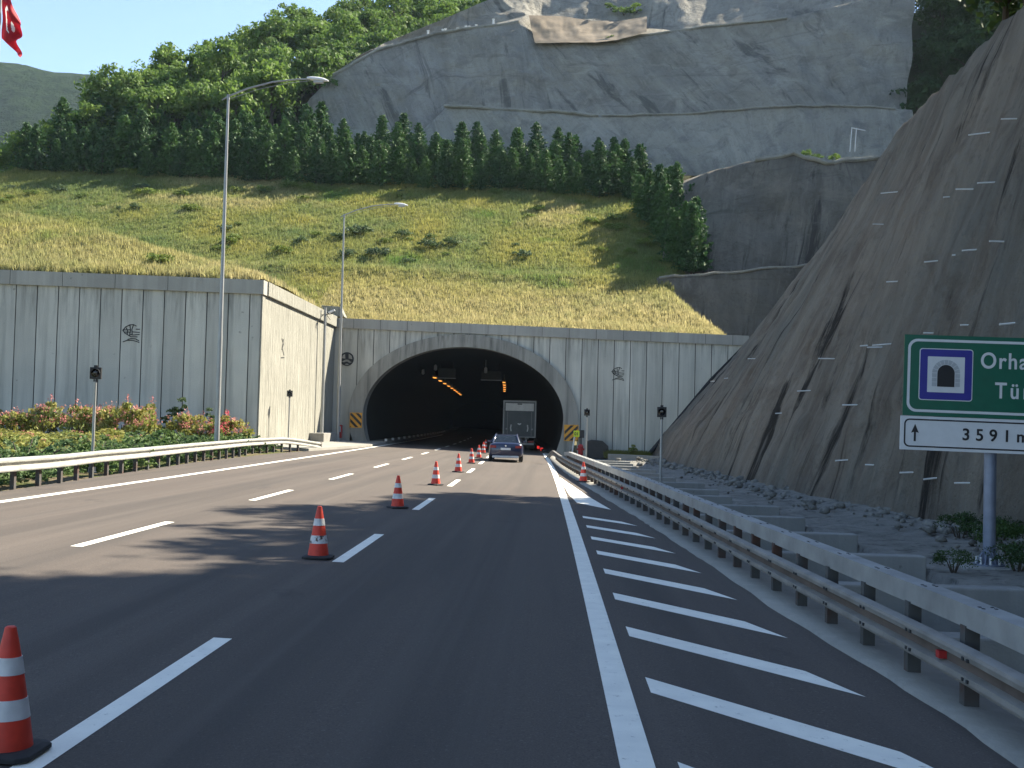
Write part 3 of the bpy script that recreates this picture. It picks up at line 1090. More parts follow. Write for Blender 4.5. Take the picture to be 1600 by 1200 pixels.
lip([(1030, 433, 95), (1100, 429, 96), (1190, 420, 97), (1272, 413, 98)], 0.12)
# sunlit brown ledge between the upper lifts
LB = [(836, 67, 137.9), (880, 66, 137.6), (930, 66, 137.2), (965, 62, 136.9), (1010, 50, 136.7)]
LB2 = [(826, 24, 141.0), (880, 25, 143.3), (925, 32, 143.3), (965, 33, 143.1), (1010, 26, 142.0)]
M['ledge'] = plain("dry_ledge_soil", (0.25, 0.20, 0.14), 1.0, var=0.5, sc=0.8)
loft('earth_ledge', [LB, LB2], M['ledge'], nu=90, nv=16, amp=0.7, seed=33)

# the brown shotcrete cut beside the road
CREST = [(-40, 13, 20), (0, 13.5, 21), (10, 13.6, 21), (20, 13.8, 20), (27, 13.9, 17.5), (33, 13.8, 15.0), (40, 14.5, 15.5), (50, 15.2, 15.8), (60, 15.5, 14.3), (70, 15.3, 11.7), (77, 14.8, 10.0), (82, 14.35, 8.9), (86, 14.0, 8.0)]
CY = np.array([c_[0] for c_ in CREST])


def cliff_pt(y, s):
    xf = lerp_tab(FOOT, y) if np.isscalar(y) else np.interp(y, [a for a, b in FOOT], [b for a, b in FOOT])
    xk = np.interp(y, CY, [c_[1] for c_ in CREST])
    zk = np.interp(y, CY, [c_[2] for c_ in CREST])
    zf = -0.25
    bul = np.sin(math.pi * s) * 0.35
    return xf + (xk - xf) * (s ** 1.06) - bul * 0.0, zf + (zk - zf) * (s ** 0.98)


ny, nt = 560, 90
yy = np.linspace(-40, 85, ny)
tt = np.linspace(0, 1.06, nt)
Yg, Tg = np.meshgrid(yy, tt, indexing='ij')
Xg, Zg = cliff_pt(Yg, np.minimum(Tg, 1.0))
over = np.clip(Tg - 1.0, 0, 1)
Xg = Xg + over * 60
Zg = Zg + over * 6
env = np.minimum(1, np.minimum(Tg * 6, np.maximum((1.02 - Tg) * 8, 0.3)))
rid = 0.42 * fbm(Yg * 0.16, Tg * 1.3, 0, 41, 4) + 0.12 * (1 - 2 * np.abs(fbm(Yg * 0.45, Tg * 1.2 + 4, 0, 47, 3))) + 0.14 * fbm(Yg * 1.3, Tg * 9, 0, 51, 4)
rid = rid + 0.25 * fbm(Yg * 0.5, Zg * 0.5, 0, 57, 3) * (Tg < 0.2)
dn = rid * env
Xg = Xg - dn * 0.85
Zg = Zg + dn * 0.45 + 0.18 * fbm(Yg * 0.9, 0, 0, 61, 4) * sstep(0.9, 1.0, Tg)
uv = np.stack([Yg.ravel(), (Zg * 1.15).ravel()], 1)
o = np_mesh('cliff_face', np.stack([Xg.ravel(), Yg.ravel(), Zg.ravel()], 1), grid_faces(ny, nt)[:, ::-1], M['cliff'], uv=uv)
tag(o, kind='structure')
# hillside above the cut
gx, gy = np.arange(13.0, 130, 1.5), np.arange(-40, 92, 1.5)
X, Y = np.meshgrid(gx, gy, indexing='ij')
xk = np.interp(Y, CY, [c_[1] for c_ in CREST])
zk = np.interp(Y, CY, [c_[2] for c_ in CREST])


def hill_right(X, Y):
    xk = np.interp(Y, CY, [c_[1] for c_ in CREST])
    zk = np.interp(Y, CY, [c_[2] for c_ in CREST])
    return zk - 0.3 + np.where(X < xk + 1.0, (X - xk - 1.0) * 3.0, (X - xk - 1.0) * np.interp(Y, [0, 30, 60, 90], [0.55, 0.5, 0.35, 0.25])) + 0.3 * vnoise(X * .3, Y * .3, seed=71)


Z = hill_right(X, Y)
o = np_mesh('upper_hillside', np.stack([X.ravel(), Y.ravel(), Z.ravel()], 1), grid_faces(len(gx), len(gy)), M['wood_floor'])
tag(o, kind='structure')
gx, gy = np.arange(33, 150, 2.0), np.arange(96, 220, 2.0)
X, Y = np.meshgrid(gx, gy, indexing='ij')


def hill_back(X, Y):
    return np.minimum(21 + 1.05 * (X - 40) + 0.55 * (Y - 108), 64 + 0.1 * (X - 60)) + 0.6 * vnoise(X * .2, Y * .2, seed=77)


Z = hill_back(X, Y)
o = np_mesh('shaded_hillside', np.stack([X.ravel(), Y.ravel(), Z.ravel()], 1), grid_faces(len(gx), len(gy)), M['wood_floor'])
tag(o, kind='structure')


# ------------------------------------------------------------------ vegetation builders
def leaf_cloud(centres, normals, size, rng, flat=0.6):
    """quads scattered round given points"""
    n = len(centres)
    a = rng.normal(size=(n, 3))
    a /= np.linalg.norm(a, axis=1, keepdims=True)
    nn = normals * flat + rng.normal(size=(n, 3)) * (1 - flat)
    nn /= np.linalg.norm(nn, axis=1, keepdims=True)
    u = np.cross(nn, a)
    u /= np.linalg.norm(u, axis=1, keepdims=True)
    w = np.cross(nn, u)
    s = (size * rng.uniform(0.6, 1.35, n))[:, None]
    p = np.stack([centres - u * s * .5, centres + w * s * .30, centres + u * s * .55, centres - w * s * .30], 1)
    return p.reshape(-1, 3), np.arange(4 * n).reshape(-1, 4)


def crown_points(rng, R_, H_, base, nclump, per, shape='round'):
    cs, ns = [], []
    for k in range(nclump):
        while True:
            v = rng.uniform(-1, 1, 3)
            if 0.25 < np.linalg.norm(v) < 1: break
        v = v / np.linalg.norm(v) * (rng.uniform(0.45, 1.0))
        if v[2] < -0.55: v[2] *= -0.6
        taper = 1.0 - 0.25 * max(0, v[2])
        c = np.array([v[0] * R_ * taper, v[1] * R_ * taper, base + H_ * 0.5 * (1 + v[2])])
        r = R_ * rng.uniform(0.22, 0.42)
        q = rng.normal(size=(per, 3))
        q /= np.linalg.norm(q, axis=1, keepdims=True)
        q[:, 2] = np.where(q[:, 2] < -0.4, -q[:, 2], q[:, 2])
        rad = r * rng.uniform(0.55, 1.05, per)[:, None]
        cs.append(c + q * rad * np.array([1, 1, 0.75]))
        ns.append(q)
    return np.concatenate(cs), np.concatenate(ns)


def make_broadleaf(seed, R_=2.9, H_=6.2, base=1.8, mat='leaf', nclump=46, per=42, leaf=0.42):
    rng = np.random.default_rng(seed)
    c, n = crown_points(rng, R_, H_, base, nclump, per)
    v, f = leaf_cloud(c, n, leaf, rng)
    root = empty('broadleaf_tree')
    np_mesh('crown', v, f, M[mat], root, smooth=False)
    mb = MB()
    mb.tube([(0, 0, -1.0), (0.1, 0.05, base + 0.5), (0.0, 0.2, base + H_ * 0.6)], [0.24, 0.18, 0.06], 7)
    for k in range(6):
        q = rng.uniform(0, 6.28)
        zb = base + H_ * rng.uniform(0.05, 0.45)
        r = R_ * rng.uniform(0.5, 0.8)
        mb.tube([(0.05, 0.1, zb), (math.cos(q) * r * .5, math.sin(q) * r * .5, zb + r * .45), (math.cos(q) * r, math.sin(q) * r, zb + r * .75)], [0.10, 0.06, 0.02], 5)
    mb.build('trunk', M['bark'], root)
    return root


def make_conifer(seed, H_=5.6):
    rng = np.random.default_rng(seed)
    cs, ns = [], []
    mb = MB()
    mb.tube([(0, 0, -0.6), (0.03, 0, H_ * .5), (0, 0.02, H_ * 0.98)], [0.11, 0.07, 0.012], 7)
    z = 0.25
    while z < H_ * 0.97:
        fr = z / H_
        rad = (1.85 * (1 - fr) ** 0.75 + 0.10) * rng.uniform(0.75, 1.2)
        nb = int(6 + 3 * (1 - fr))
        q0 = rng.uniform(0, 6.28)
        for k in range(nb):
            q = q0 + 6.283 * k / nb + rng.normal() * 0.2
            L = rad * rng.uniform(0.75, 1.15)
            d = np.array([math.cos(q), math.sin(q), 0])
            up = 0.35 + 0.3 * fr
            m = max(6, int(L * 17))
            s_ = rng.uniform(0.05, 1.0, m)
            p = d[None] * (s_ * L)[:, None]
            p[:, 2] = z + s_ * L * up - (s_ ** 2) * L * 0.18
            side = np.array([-d[1], d[0], 0])
            p += side[None] * (rng.normal(size=m) * 0.13 * (1.1 - s_))[:, None]
            p[:, 2] += rng.normal(size=m) * 0.04
            cs.append(p)
            nn = np.tile(np.array([0, 0, 1.0]) + d * 0.3, (m, 1))
            ns.append(nn)
        z += rng.uniform(0.20, 0.30) * (1.15 - 0.5 * fr)
    v, f = leaf_cloud(np.concatenate(cs), np.concatenate(ns), 0.30, rng, 0.45)
    root = empty('conifer_tree')
    np_mesh('crown', v, f, M['needle'], root, smooth=False)
    mb.build('trunk', M['bark'], root)
    return root


def make_bush(seed, R_, H_, mat, name, nclump=14, per=40, leaf=0.16, blossom=None, nb=0):
    rng = np.random.default_rng(seed)
    c, n = crown_points(rng, R_, H_, 0.0, nclump, per)
    v, f = leaf_cloud(c, n, leaf, rng, 0.4)
    root = empty(name)
    np_mesh('foliage', v, f, M[mat], root, smooth=False)
    mb = MB()
    for k in range(5):
        q = 1.257 * k
        mb.tube([(0, 0, -0.2), (math.cos(q) * R_ * .35, math.sin(q) * R_ * .35, H_ * .5)], [0.03, 0.012], 5)
    mb.build('stem', M['bark'], root)
    if blossom:
        idx = rng.choice(len(c), nb)
        top = c[idx] * np.array([1.02, 1.02, 1.0])
        top[:, 2] = np.maximum(top[:, 2], H_ * 0.5) + rng.uniform(0.0, 0.22, nb)
        pts = np.repeat(top, 9, 0) + rng.normal(size=(nb * 9, 3)) * 0.055
        v, f = leaf_cloud(pts, np.tile([0, -0.5, 0.8], (len(pts), 1)), 0.085, rng, 0.3)
        np_mesh('blossom', v, f, M[blossom], root, smooth=False)
    return root


PLACED = set()


def place(proto, loc, rz, label, group, cat, scale):
    if proto.name not in PLACED:
        PLACED.add(proto.name)
        o = proto
        o.location = loc
        o.rotation_euler = (0, 0, rz)
        o.scale = scale
        o['label'], o['group'], o['category'] = label, group, cat
        return o
    o = dup(proto, loc, rz, label, group, scale)
    o['category'] = cat
    return o


# broadleaf wood on the left hill
bl = [make_broadleaf(100 + k, R_=2.6 + 0.25 * (k % 3), H_=5.6 + 0.5 * (k % 4)) for k in range(6)]
cnt = 0
yrow = 126.5
rowi = 0
while yrow < 196:
    st = 4.0 + (yrow - 126) * 0.025
    xs_ = -88 + (rowi % 2) * st * .5
    while xs_ < 12:
        x = xs_ + random.uniform(-1.2, 1.2)
        y = yrow + random.uniform(-1.2, 1.2)
        lim = np.interp(y, [125, 133, 136, 139, 143, 147, 152, 165, 190], [-33, -31.5, -28, -22, -14, -8, -2, 8, 20])
        z = float(terrain(x, y, False))
        cap = float(np.interp(x, CAPX, CAPZ))
        beyond = (14.16 + 0.53 * 29 - 0.02 * (x + 6) + 0.62 * (y - 124)) - cap
        if x < lim and beyond < 9 and cnt < 290:
            s = random.uniform(0.75, 1.25)
            lab = 'leafy green tree in the dense wood covering the left hill above the conifers'
            place(bl[(cnt * 5 + rowi) % 6], (x, y, z - 0.3), random.uniform(0, 6.28), lab, 'broadleaf trees on the left hill', 'tree', (s, s, s * random.uniform(0.85, 1.2)))
            cnt += 1
        xs_ += st
    yrow += st * 0.9
    rowi += 1
# bushy trees at the left edge of the grass
for k, (x, y, s) in enumerate(((-57.5, 119, 0.62), (-60.5, 121, 0.8), (-55.5, 122.5, 0.6), (-62, 116, 0.6), (-65, 120, 0.9))):
    place(bl[k % 6], (x, y, float(terrain(x, y, False)) - 0.6), k * 1.3, 'small bushy tree at the left end of the conifer row beside the grass slope', 'bushy trees at the left end of the grass', 'tree', (s, s, s))

# conifer plantation
cf = [make_conifer(300 + k, 5.2 + 0.35 * k) for k in range(4)]
cnt = 0
for r, (y0, step) in enumerate(((117.8, 1.75), (120.2, 1.8), (122.8, 1.9), (125.2, 2.2))):
    x = -57.0 + r * 0.7
    while x < 9.5:
        xx, y = x + random.uniform(-.45, .45), y0 + random.uniform(-.7, .7) + 0.02 * (-x) - (0.05 * max(0, x) + 0.0)
        s = random.uniform(0.60, 1.08) * (1.06 if x < -25 else 0.90)
        place(cf[cnt % 4], (xx, y, float(terrain(xx, y, False)) - 0.1), random.uniform(0, 6.28), 'young dark green conifer in the dense planted row along the top of the grass slope', 'conifers in the planted row', 'conifer', (s, s, s))
        cnt += 1
        x += step
cl_ = []
for k in range(13):
    q = k / 12
    cl_.append((1000 + 84 * q + (k % 2) * 8, 318 + 112 * q ** 1.25, 112.5 - 14.0 * q, 0.80 + 0.22 * ((k * 5) % 4) / 3))
for k in range(7):
    q = k / 6
    cl_.append((1040 + 48 * q, 312 + 92 * q, 114 - 10.5 * q, 0.82 + 0.08 * (k % 3)))
cl_ += [(1048, 398, 101.5, 0.9), (1042, 372, 104.5, 0.9), (1056, 412, 100.0, 0.85), (1036, 350, 107, 0.85)]
cl_.append((1080, 428, 98.2, 1.22))
for k, (px, py, Y, s) in enumerate(cl_):
    p = at(px, py, Y)
    z = float(terrain(min(p.x, float(np.interp(Y, [94, 100, 109, 113], [9.2, 11.0, 10.6, 9.2]))), Y, False))
    last = k == len(cl_) - 1
    place(cf[k % 4], (p.x, Y, z - 0.25), k * 0.9, 'tallest conifer of the downhill line, beside the dark rock face' if last else 'conifer in the short line running downhill at the right edge of the grass slope', 'conifers down the right edge of the grass', 'conifer', (s * .9, s * .9, s))

# dark wood at the upper right
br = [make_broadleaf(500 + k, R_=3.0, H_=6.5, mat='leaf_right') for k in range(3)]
cnt = 0
for y in np.arange(100, 152, 3.8):
    for x in np.arange(34, 74, 3.6):
        xx, yy_ = x + random.uniform(-1.3, 1.3), y + random.uniform(-1.3, 1.3)
        pr = xx / yy_
        if pr < 0.312 or pr > 0.47: continue
        s = random.uniform(0.8, 1.25)
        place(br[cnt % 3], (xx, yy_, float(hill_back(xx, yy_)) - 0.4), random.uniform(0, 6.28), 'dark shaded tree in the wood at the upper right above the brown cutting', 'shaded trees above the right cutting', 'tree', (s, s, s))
        cnt += 1
# trees along the top of the cut that throw the ragged shadow on the road
for k, y in enumerate((4, 8, 12, 15.5, 18.5, 21.5, 24.5, 27, 29.5, 31.5, 33, 34.5, 36, 37.5, 39, 40.5, 42, 43.5, 45)):
    x = np.interp(y, CY, [c_[1] for c_ in CREST]) + (1.8 if y < 31 else 2.6) + (k % 2) * 1.0
    s = (0.75, 0.95, 0.8, 1.05)[k % 4] * (1 if y < 31 else 1.12)
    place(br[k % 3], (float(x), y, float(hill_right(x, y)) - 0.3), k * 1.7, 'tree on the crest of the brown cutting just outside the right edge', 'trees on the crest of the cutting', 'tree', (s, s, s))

for k, y in enumerate((6, 10, 13.5, 17, 20, 23, 26, 28.5)):
    x = np.interp(y, CY, [c_[1] for c_ in CREST]) + 4.6
    s = (0.95, 1.1, 1.0)[k % 3]
    place(br[(k + 1) % 3], (float(x), y, float(hill_right(x, y)) - 0.3), k * 2.1, 'tree on the crest of the brown cutting just outside the right edge', 'trees on the crest of the cutting', 'tree', (s, s, s))

# grass on the slope: one mass of tufts
n = 130000
gxr = RNG.uniform(-66, 13, n)
gyr = RNG.uniform(61.8, 120, n)
keep = ((gxr < -16.3) | (gyr > 82.9))
edge = np.interp(gyr, [82, 84, 94, 100, 109, 113, 130], [12.6, 12.2, 9.2, 11.0, 10.4, 8.8, 8.2])
keep &= gxr < edge + 0.8
keep &= np.abs(gxr) / gyr < 0.56
gxr, gyr = gxr[keep], gyr[keep]
# extra fringe on top of the copings
fx = np.concatenate([RNG.uniform(-15, 13.6, 5200), RNG.uniform(-34, -16.2, 1300), RNG.uniform(8, 13.8, 900)])
fy = np.concatenate([RNG.uniform(82.75, 84.6, 5200), RNG.uniform(61.75, 63.0, 1300), RNG.uniform(82.8, 84.5, 900)])
gxr, gyr = np.concatenate([gxr, fx]), np.concatenate([gyr, fy])
gzr = terrain(gxr, gyr)
dry = np.clip(sstep(99.5, 86.0, gyr) * 0.85 * (gxr > -18) + (gxr <= -18) * sstep(80, 62, gyr) * 0.55 + 0.75 * sstep(0.12, 0.55, fbm(gxr * .11, gyr * .16, 0, 81, 4)), 0, 1)
dry = np.clip(dry + 0.25 * vnoise(gxr * 1.7, gyr * 1.7, seed=4), 0, 1)
green = np.stack([0.240 + 0.08 * vnoise(gxr * .25, gyr * .3, seed=6), 0.262 + 0.04 * vnoise(gxr * .25, gyr * .3, seed=6), 0.085 + 0 * gxr], 1)
straw = np.array([0.45, 0.40, 0.20])
col = green * (1 - dry[:, None]) + straw * dry[:, None]
lush = sstep(0.25, 0.6, fbm(gxr * .16 + 9, gyr * .2, 0, 91, 4))[:, None] * (1 - dry[:, None])
col = col * (1 - lush) + np.array([0.120, 0.210, 0.050]) * lush
col *= RNG.uniform(0.75, 1.25, len(col))[:, None]
hgt = (0.14 + 0.26 * RNG.random(len(gxr)) + 0.05 * dry)
hgt[-len(fx):] *= 1.3 * (0.6 + 0.8 * np.clip(0.5 + fbm(fx * .8, fy * .2, 0, 15, 3), 0, 1))
nbl = 6
V, C_ = [], []
for b in range(nbl):
    q = RNG.uniform(0, 6.283, len(gxr))
    dx, dy = np.cos(q), np.sin(q)
    ox, oy = RNG.normal(size=len(gxr)) * .12, RNG.normal(size=len(gxr)) * .12
    lean = RNG.uniform(0.1, 0.5, len(gxr)) * hgt
    wd = 0.020 + 0.016 * RNG.random(len(gxr))
    bx, by = gxr + ox, gyr + oy
    V.append(np.stack([np.stack([bx - dy * wd, by + dx * wd, gzr - .05], 1), np.stack([bx + dy * wd, by - dx * wd, gzr - .05], 1), np.stack([bx + dx * lean, by + dy * lean, gzr + hgt * RNG.uniform(.7, 1.1, len(gxr))], 1)], 1))
    C_.append(np.repeat(col[:, None, :], 3, 1))
V = np.concatenate(V).reshape(-1, 3)
C_ = np.concatenate(C_).reshape(-1, 3)
o = np_mesh('slope_grass', V, np.arange(len(V)).reshape(-1, 3), M['grass'], smooth=False, col=C_)
tag(o, 'rough green and straw coloured grass growing over the slope above the walls', 'grass', kind='stuff')

# weeds and shrubs scattered on the slope
sh = [make_bush(700 + k, 0.9, 0.62, ('shrub', 'grey_shrub')[k % 2], 'slope_shrub', 16, 44, 0.16) for k in range(4)]
spots = [(560, 368, 1.3, 1), (545, 402, 1.0, 1), (590, 400, 1.2, 1), (525, 372, 0.9, 1), (672, 388, 1.1, 1), (705, 384, 1.0, 1), (640, 410, 0.7, 1), (820, 402, 1.0, 1), (962, 345, 1.1, 0),
         (925, 350, 1.0, 0), (840, 330, 0.9, 0), (230, 305, 1.1, 0), (200, 275, 1.2, 0), (150, 272, 0.9, 0), (300, 330, 0.9, 0), (440, 395, 0.9, 0), (415, 300, 1.0, 0), (455, 295, 1.2, 0), (480, 296, 1.0, 0),
         (500, 300, 0.8, 0), (50, 305, 0.8, 0), (130, 310, 0.8, 0), (370, 300, 0.8, 0), (1010, 385, 0.9, 0), (250, 410, 0.8, 0), (180, 368, 0.7, 0), (1020, 410, 0.8, 0), (1000, 365, 0.8, 0)]
rs_ = random.Random(5)
for k in range(45):
    px_ = rs_.uniform(5, 1010)
    spots.append((px_, rs_.uniform(285, 400 if px_ > 330 else 330), rs_.uniform(0.45, 1.0), 0 if rs_.random() < 0.75 else 1))
spots = [(a, b, c * 1.1, d) for a, b, c, d in spots]
for k, (px, py, s, kind) in enumerate(spots):
    d = ray(px, py)
    y = None
    for q in np.arange(61.8, 122, 0.1):
        x_, z_ = d[0] * q / d[1], EYE + d[2] * q / d[1]
        if (x_ < -16 or q > 82.8) and z_ < float(terrain(x_, q, False)):
            y = q
            break
    if y is None: continue
    pr = sh[((k // 2) % 2) * 2 + kind]
    lab = 'low grey green bush on the middle of the grass slope' if kind else 'low green bush in the rough grass of the slope'
    place(pr, (x_, y, float(terrain(x_, y, False)) - 0.12), k * 0.8, lab, 'grey green bushes on the grass slope' if kind else 'green bushes on the grass slope', 'bush', (s, s, s))

# planting bed along the wing wall
ol = [make_bush(800 + k, 0.95, 1.35, 'oleander', 'flowering_shrub', 16, 60, 0.16, 'blossom', 46) for k in range(3)]
olf = [make_bush(840 + k, 1.0, 1.2, 'oleander', 'yellow_shrub', 18, 64, 0.14, 'blossom', 7) for k in range(2)]
olr = make_bush(820, 0.55, 1.2, 'oleander', 'flowering_shrub', 8, 40, 0.14, 'blossom_red', 40)
k = 0
for row, (y0, h0) in enumerate(((52.5, 0.95), (56.5, 1.05))):
    x = -31.5 + row * 0.8
    while x < -15.6:
        y = y0 + random.uniform(-1, 1)
        hs = h0 * random.uniform(0.85, 1.1) * (1.35 if -23.5 < x < -17.8 else 0.95)
        if not (row == 0 and x > -18.5):
            place(ol[k % 3], (x, y, 0.5 + 0.02 * (-x - 12)), random.uniform(0, 6.28), 'yellow green shrub with small pink blossoms in the bed before the left wing wall', 'flowering shrubs before the wing wall', 'shrub', (1.1, 1.1, hs))
            k += 1
        x += 1.35
for y0 in (33.0, 36.5, 40.0, 44.0, 48.0):
    x = -0.47 * y0 - 1.0
    while x < -16.2 + (33 - y0) * 0.02:
        place(olf[k % 2], (x, y0 + random.uniform(-.8, .8), 0.40 + 0.02 * (-x - 12)), random.uniform(0, 6.28), 'low yellow green shrub in the front rows of the bed before the left wall', 'low yellow green shrubs in the front rows of the bed', 'shrub', (1.1, 1.1, random.uniform(0.5, 0.72)))
        k += 1
        x += 1.5
p = at(348, 662, 55)
place(olr, (p.x, 55, 0.55), 0.4, 'shrub with a bright crimson blossom head just right of the near lamp post', 'crimson shrub', 'shrub', (1, 1, 1.25))
tall = make_bush(830, 0.5, 2.6, 'grey_shrub', 'tall_shrub', 12, 44, 0.18)
for k, (px, sc_) in enumerate(((283, 1.0), (262, 0.75), (325, 0.8))):
    p = at(px, 640, 58.5)
    place(tall, (p.x, 58.5, 0.6), k, ('tallest dark upright shrub standing above the pink blossoms', 'dark upright shrub left of the tallest one in the bed', 'thin dark upright shrub against the wall left of the near lamp post')[k], 'dark upright shrubs', 'shrub', (sc_, sc_, sc_))


def make_juniper(seed):
    rng = np.random.default_rng(seed)
    cs, ns = [], []
    mb = MB()
    for k in range(30):
        q = rng.uniform(0, 6.283)
        L = rng.uniform(0.7, 1.5)
        el = rng.uniform(0.25, 0.8)
        d = np.array([math.cos(q) * math.cos(el), math.sin(q) * math.cos(el), math.sin(el)])
        m = int(95 * L)
        s_ = rng.uniform(0.1, 1, m)
        p = d[None] * (s_ * L)[:, None]
        p[:, 2] -= 0.25 * (s_ ** 2) * L
        p += rng.normal(size=(m, 3)) * (0.075 * (1.12 - s_))[:, None]
        cs.append(p)
        ns.append(np.tile(d, (m, 1)) * 0.2 + np.array([0, 0, 0.9]))
        mb.tube([(0, 0, 0), tuple(d * L * .6)], [0.02, 0.008], 4)
    v, f = leaf_cloud(np.concatenate(cs), np.concatenate(ns), 0.085, rng, 0.2)
    root = empty('juniper_shrub')
    np_mesh('foliage', v, f, M['juniper'], root, smooth=False)
    mb.build('stem', M['bark'], root)
    return root


ju = [make_juniper(900 + k) for k in range(3)]
gl_l = [(5, -11.95), (25, -12.05), (27.4, -12.05), (31, -12.4), (34.3, -12.55), (41.7, -13.1), (51, -13.65), (56, -13.6), (60, -13.2), (63, -12.85)]
k = 0
for y in np.arange(24.5, 58, 1.5):
    for r in range(2):
        x = lerp_tab(gl_l, y) - 1.3 - r * 1.2 + random.uniform(-.2, .2)
        s = random.uniform(1.0, 1.5) * (1.2 if r else 0.9)
        if y > 52 and r == 0: s *= 1.1
        place(ju[k % 3], (x, y + random.uniform(-.4, .4), gz(x) - 0.05), random.uniform(0, 6.28), 'spreading dark green juniper behind the left guard rail', 'junipers behind the left guard rail', 'shrub', (s, s, s * .95))
        k += 1

# ------------------------------------------------------------------ guard rails
W_PROF = [(0.0, 0.0), (0.078, 0.018), (0.088, 0.045), (0.082, 0.092), (0.010, 0.118), (0.010, 0.202), (0.082, 0.228), (0.088, 0.272), (0.078, 0.302), (0.0, 0.32)]
W_LOW = [(d, z * 0.90) for d, z in W_PROF]
W_CLOSED = W_PROF + [(d - 0.012, z) for d, z in reversed(W_PROF)]
W_LOWC = W_LOW + [(d - 0.012, z) for d, z in reversed(W_LOW)]


def c_post(mb, x, y, z0, z1, w=0.10, d=0.14):
    """folded channel post"""
    th = 0.012
    mb.box(x - w / 2, x + w / 2, y - th / 2, y + th / 2 , z0, z1)
    mb.box(x - w / 2, x - w / 2 + th, y + th / 2, y + d / 2 + 0.03, z0, z1)
    mb.box(x + w / 2 - th, x + w / 2, y + th / 2, y + d / 2 + 0.03, z0, z1)


rail_l = empty('guard_rail', (0, 0, 0), label='pale galvanised guard rail curving along the left edge of the road before the shrubs', cat='guard rail')
path = []
for y in np.concatenate([np.arange(6, 56, 1.0), np.arange(56, 63.1, 0.5)]):
    x = lerp_tab(gl_l, y)
    h = 0.40 if y < 57 else 0.40 - 0.32 * ((y - 57) / 6.0) ** 1.3
    path.append((x + 0.09, y, gz(x) + h))
mb = MB()
mb.sweep(path, W_CLOSED, side=-1)
mb.build('rail_beam', M['galv'], rail_l, smooth=True, angle=20)
mb = MB()
mb.tube([(path[-1][0] + .04, path[-1][1], path[-1][2] - 0.02), (path[-1][0] + .04, path[-1][1], path[-1][2] + 0.34)], 0.07, 8)
mb.build('rail_end', M['galv_dull'], rail_l)
for y in np.arange(6.2, 60, 1.27):
    x = lerp_tab(gl_l, y)
    mb = MB()
    c_post(mb, x, y, gz(x) - 0.15, gz(x) + (0.72 if y < 57 else 0.6))
    mb.build('post', M['post'], rail_l)

rail_r = empty('guard_rail', (0, 0, 0), label='double guard rail with corrugated beam and box top rail along the right verge', cat='guard rail')
def gline(y): return lerp_tab(G_LINE, y)
path = []
for y in np.arange(3.0, 69.1, 1.0):
    x = gline(y)
    path.append((x - 0.075, y, gz(x) + 0.265))
for (y, x, h) in ((70.2, 0.26, 0.24), (71.4, 0.16, 0.12), (72.6, 0.06, -0.06), (73.8, -0.04, -0.22)):
    path.append((x - 0.075, y, gz(x) + h))
mb = MB()
mb.sweep(path, W_LOWC, side=1)
for y in np.arange(4.0, 55, 1.25):
    xx = gline(y) - 0.075
    for zz in (0.055, 0.215):
        for b in (-0.05, 0.05):
            mb.box(xx - 0.098, xx - 0.08, y + b - 0.016, y + b + 0.016, gz(xx) + 0.265 + zz - 0.013, gz(xx) + 0.265 + zz + 0.013, 1)
mb.build('rail_beam', [M['galv_dull'], M['mark']], rail_r, smooth=True, angle=20)
mb = MB()
mb.sweep(path[:-3], [(0.0115, 0.104), (0.015, 0.104), (0.015, 0.172), (0.0115, 0.172)], side=1)
M['grime'] = plain("rail_grime", (0.15, 0.115, 0.095), 0.9, var=0.5, sc=2.0)
mb.build('grimy_groove', M['grime'], rail_r)
mb = MB()
path = [(gline(y) + 0.10, y, gz(gline(y)) + 0.66) for y in np.arange(3.0, 55.1, 1.0)]
path += [(gline(y) + 0.10, y, gz(gline(y)) + 0.66 - (y - 55) * 0.03) for y in (56, 57, 58)]
mb.sweep(path, [(0.10, 0.0), (-0.10, 0.0), (-0.10, 0.185), (0.10, 0.185)], side=1)
for y in np.arange(4.0, 55, 1.25):
    x = gline(y) + 0.10
    for a in (-0.05, 0.05):
        for b in (-0.04, 0.04):
            mb.box(x + a - 0.011, x + a + 0.011, y + b + .25 - 0.016, y + b + .25 + 0.016, gz(x) + 0.842, gz(x) + 0.853, 1)
    if int(y / 1.25) % 2 == 0:
        for a in (0.05, 0.13):
            for b in (-0.06, 0.06):
                mb.box(x - 0.108, x - 0.099, y + b + .25 - 0.015, y + b + .25 + 0.015, gz(x) + 0.66 + a - 0.013, gz(x) + 0.66 + a + 0.013, 1)
mb.build('top_rail', [M['galv_mid'], M['mark']], rail_r)
for y in (9.6, 33.0):
    mb = MB()
    x = gline(y) - 0.075
    mb.box(x - 0.085, x - 0.018, y - 0.04, y + 0.04, gz(x) + 0.375, gz(x) + 0.435)
    mb.build('red_reflector', M['red'], rail_r)
for y in np.arange(4.4, 69, 1.25):
    x = gline(y)
    mb = MB()
    c_post(mb, x + 0.04, y, gz(x) - 0.20, gz(x) + (0.675 if y < 56 else 0.5), 0.12, 0.16)
    mb.build('post', M['post'], rail_r)

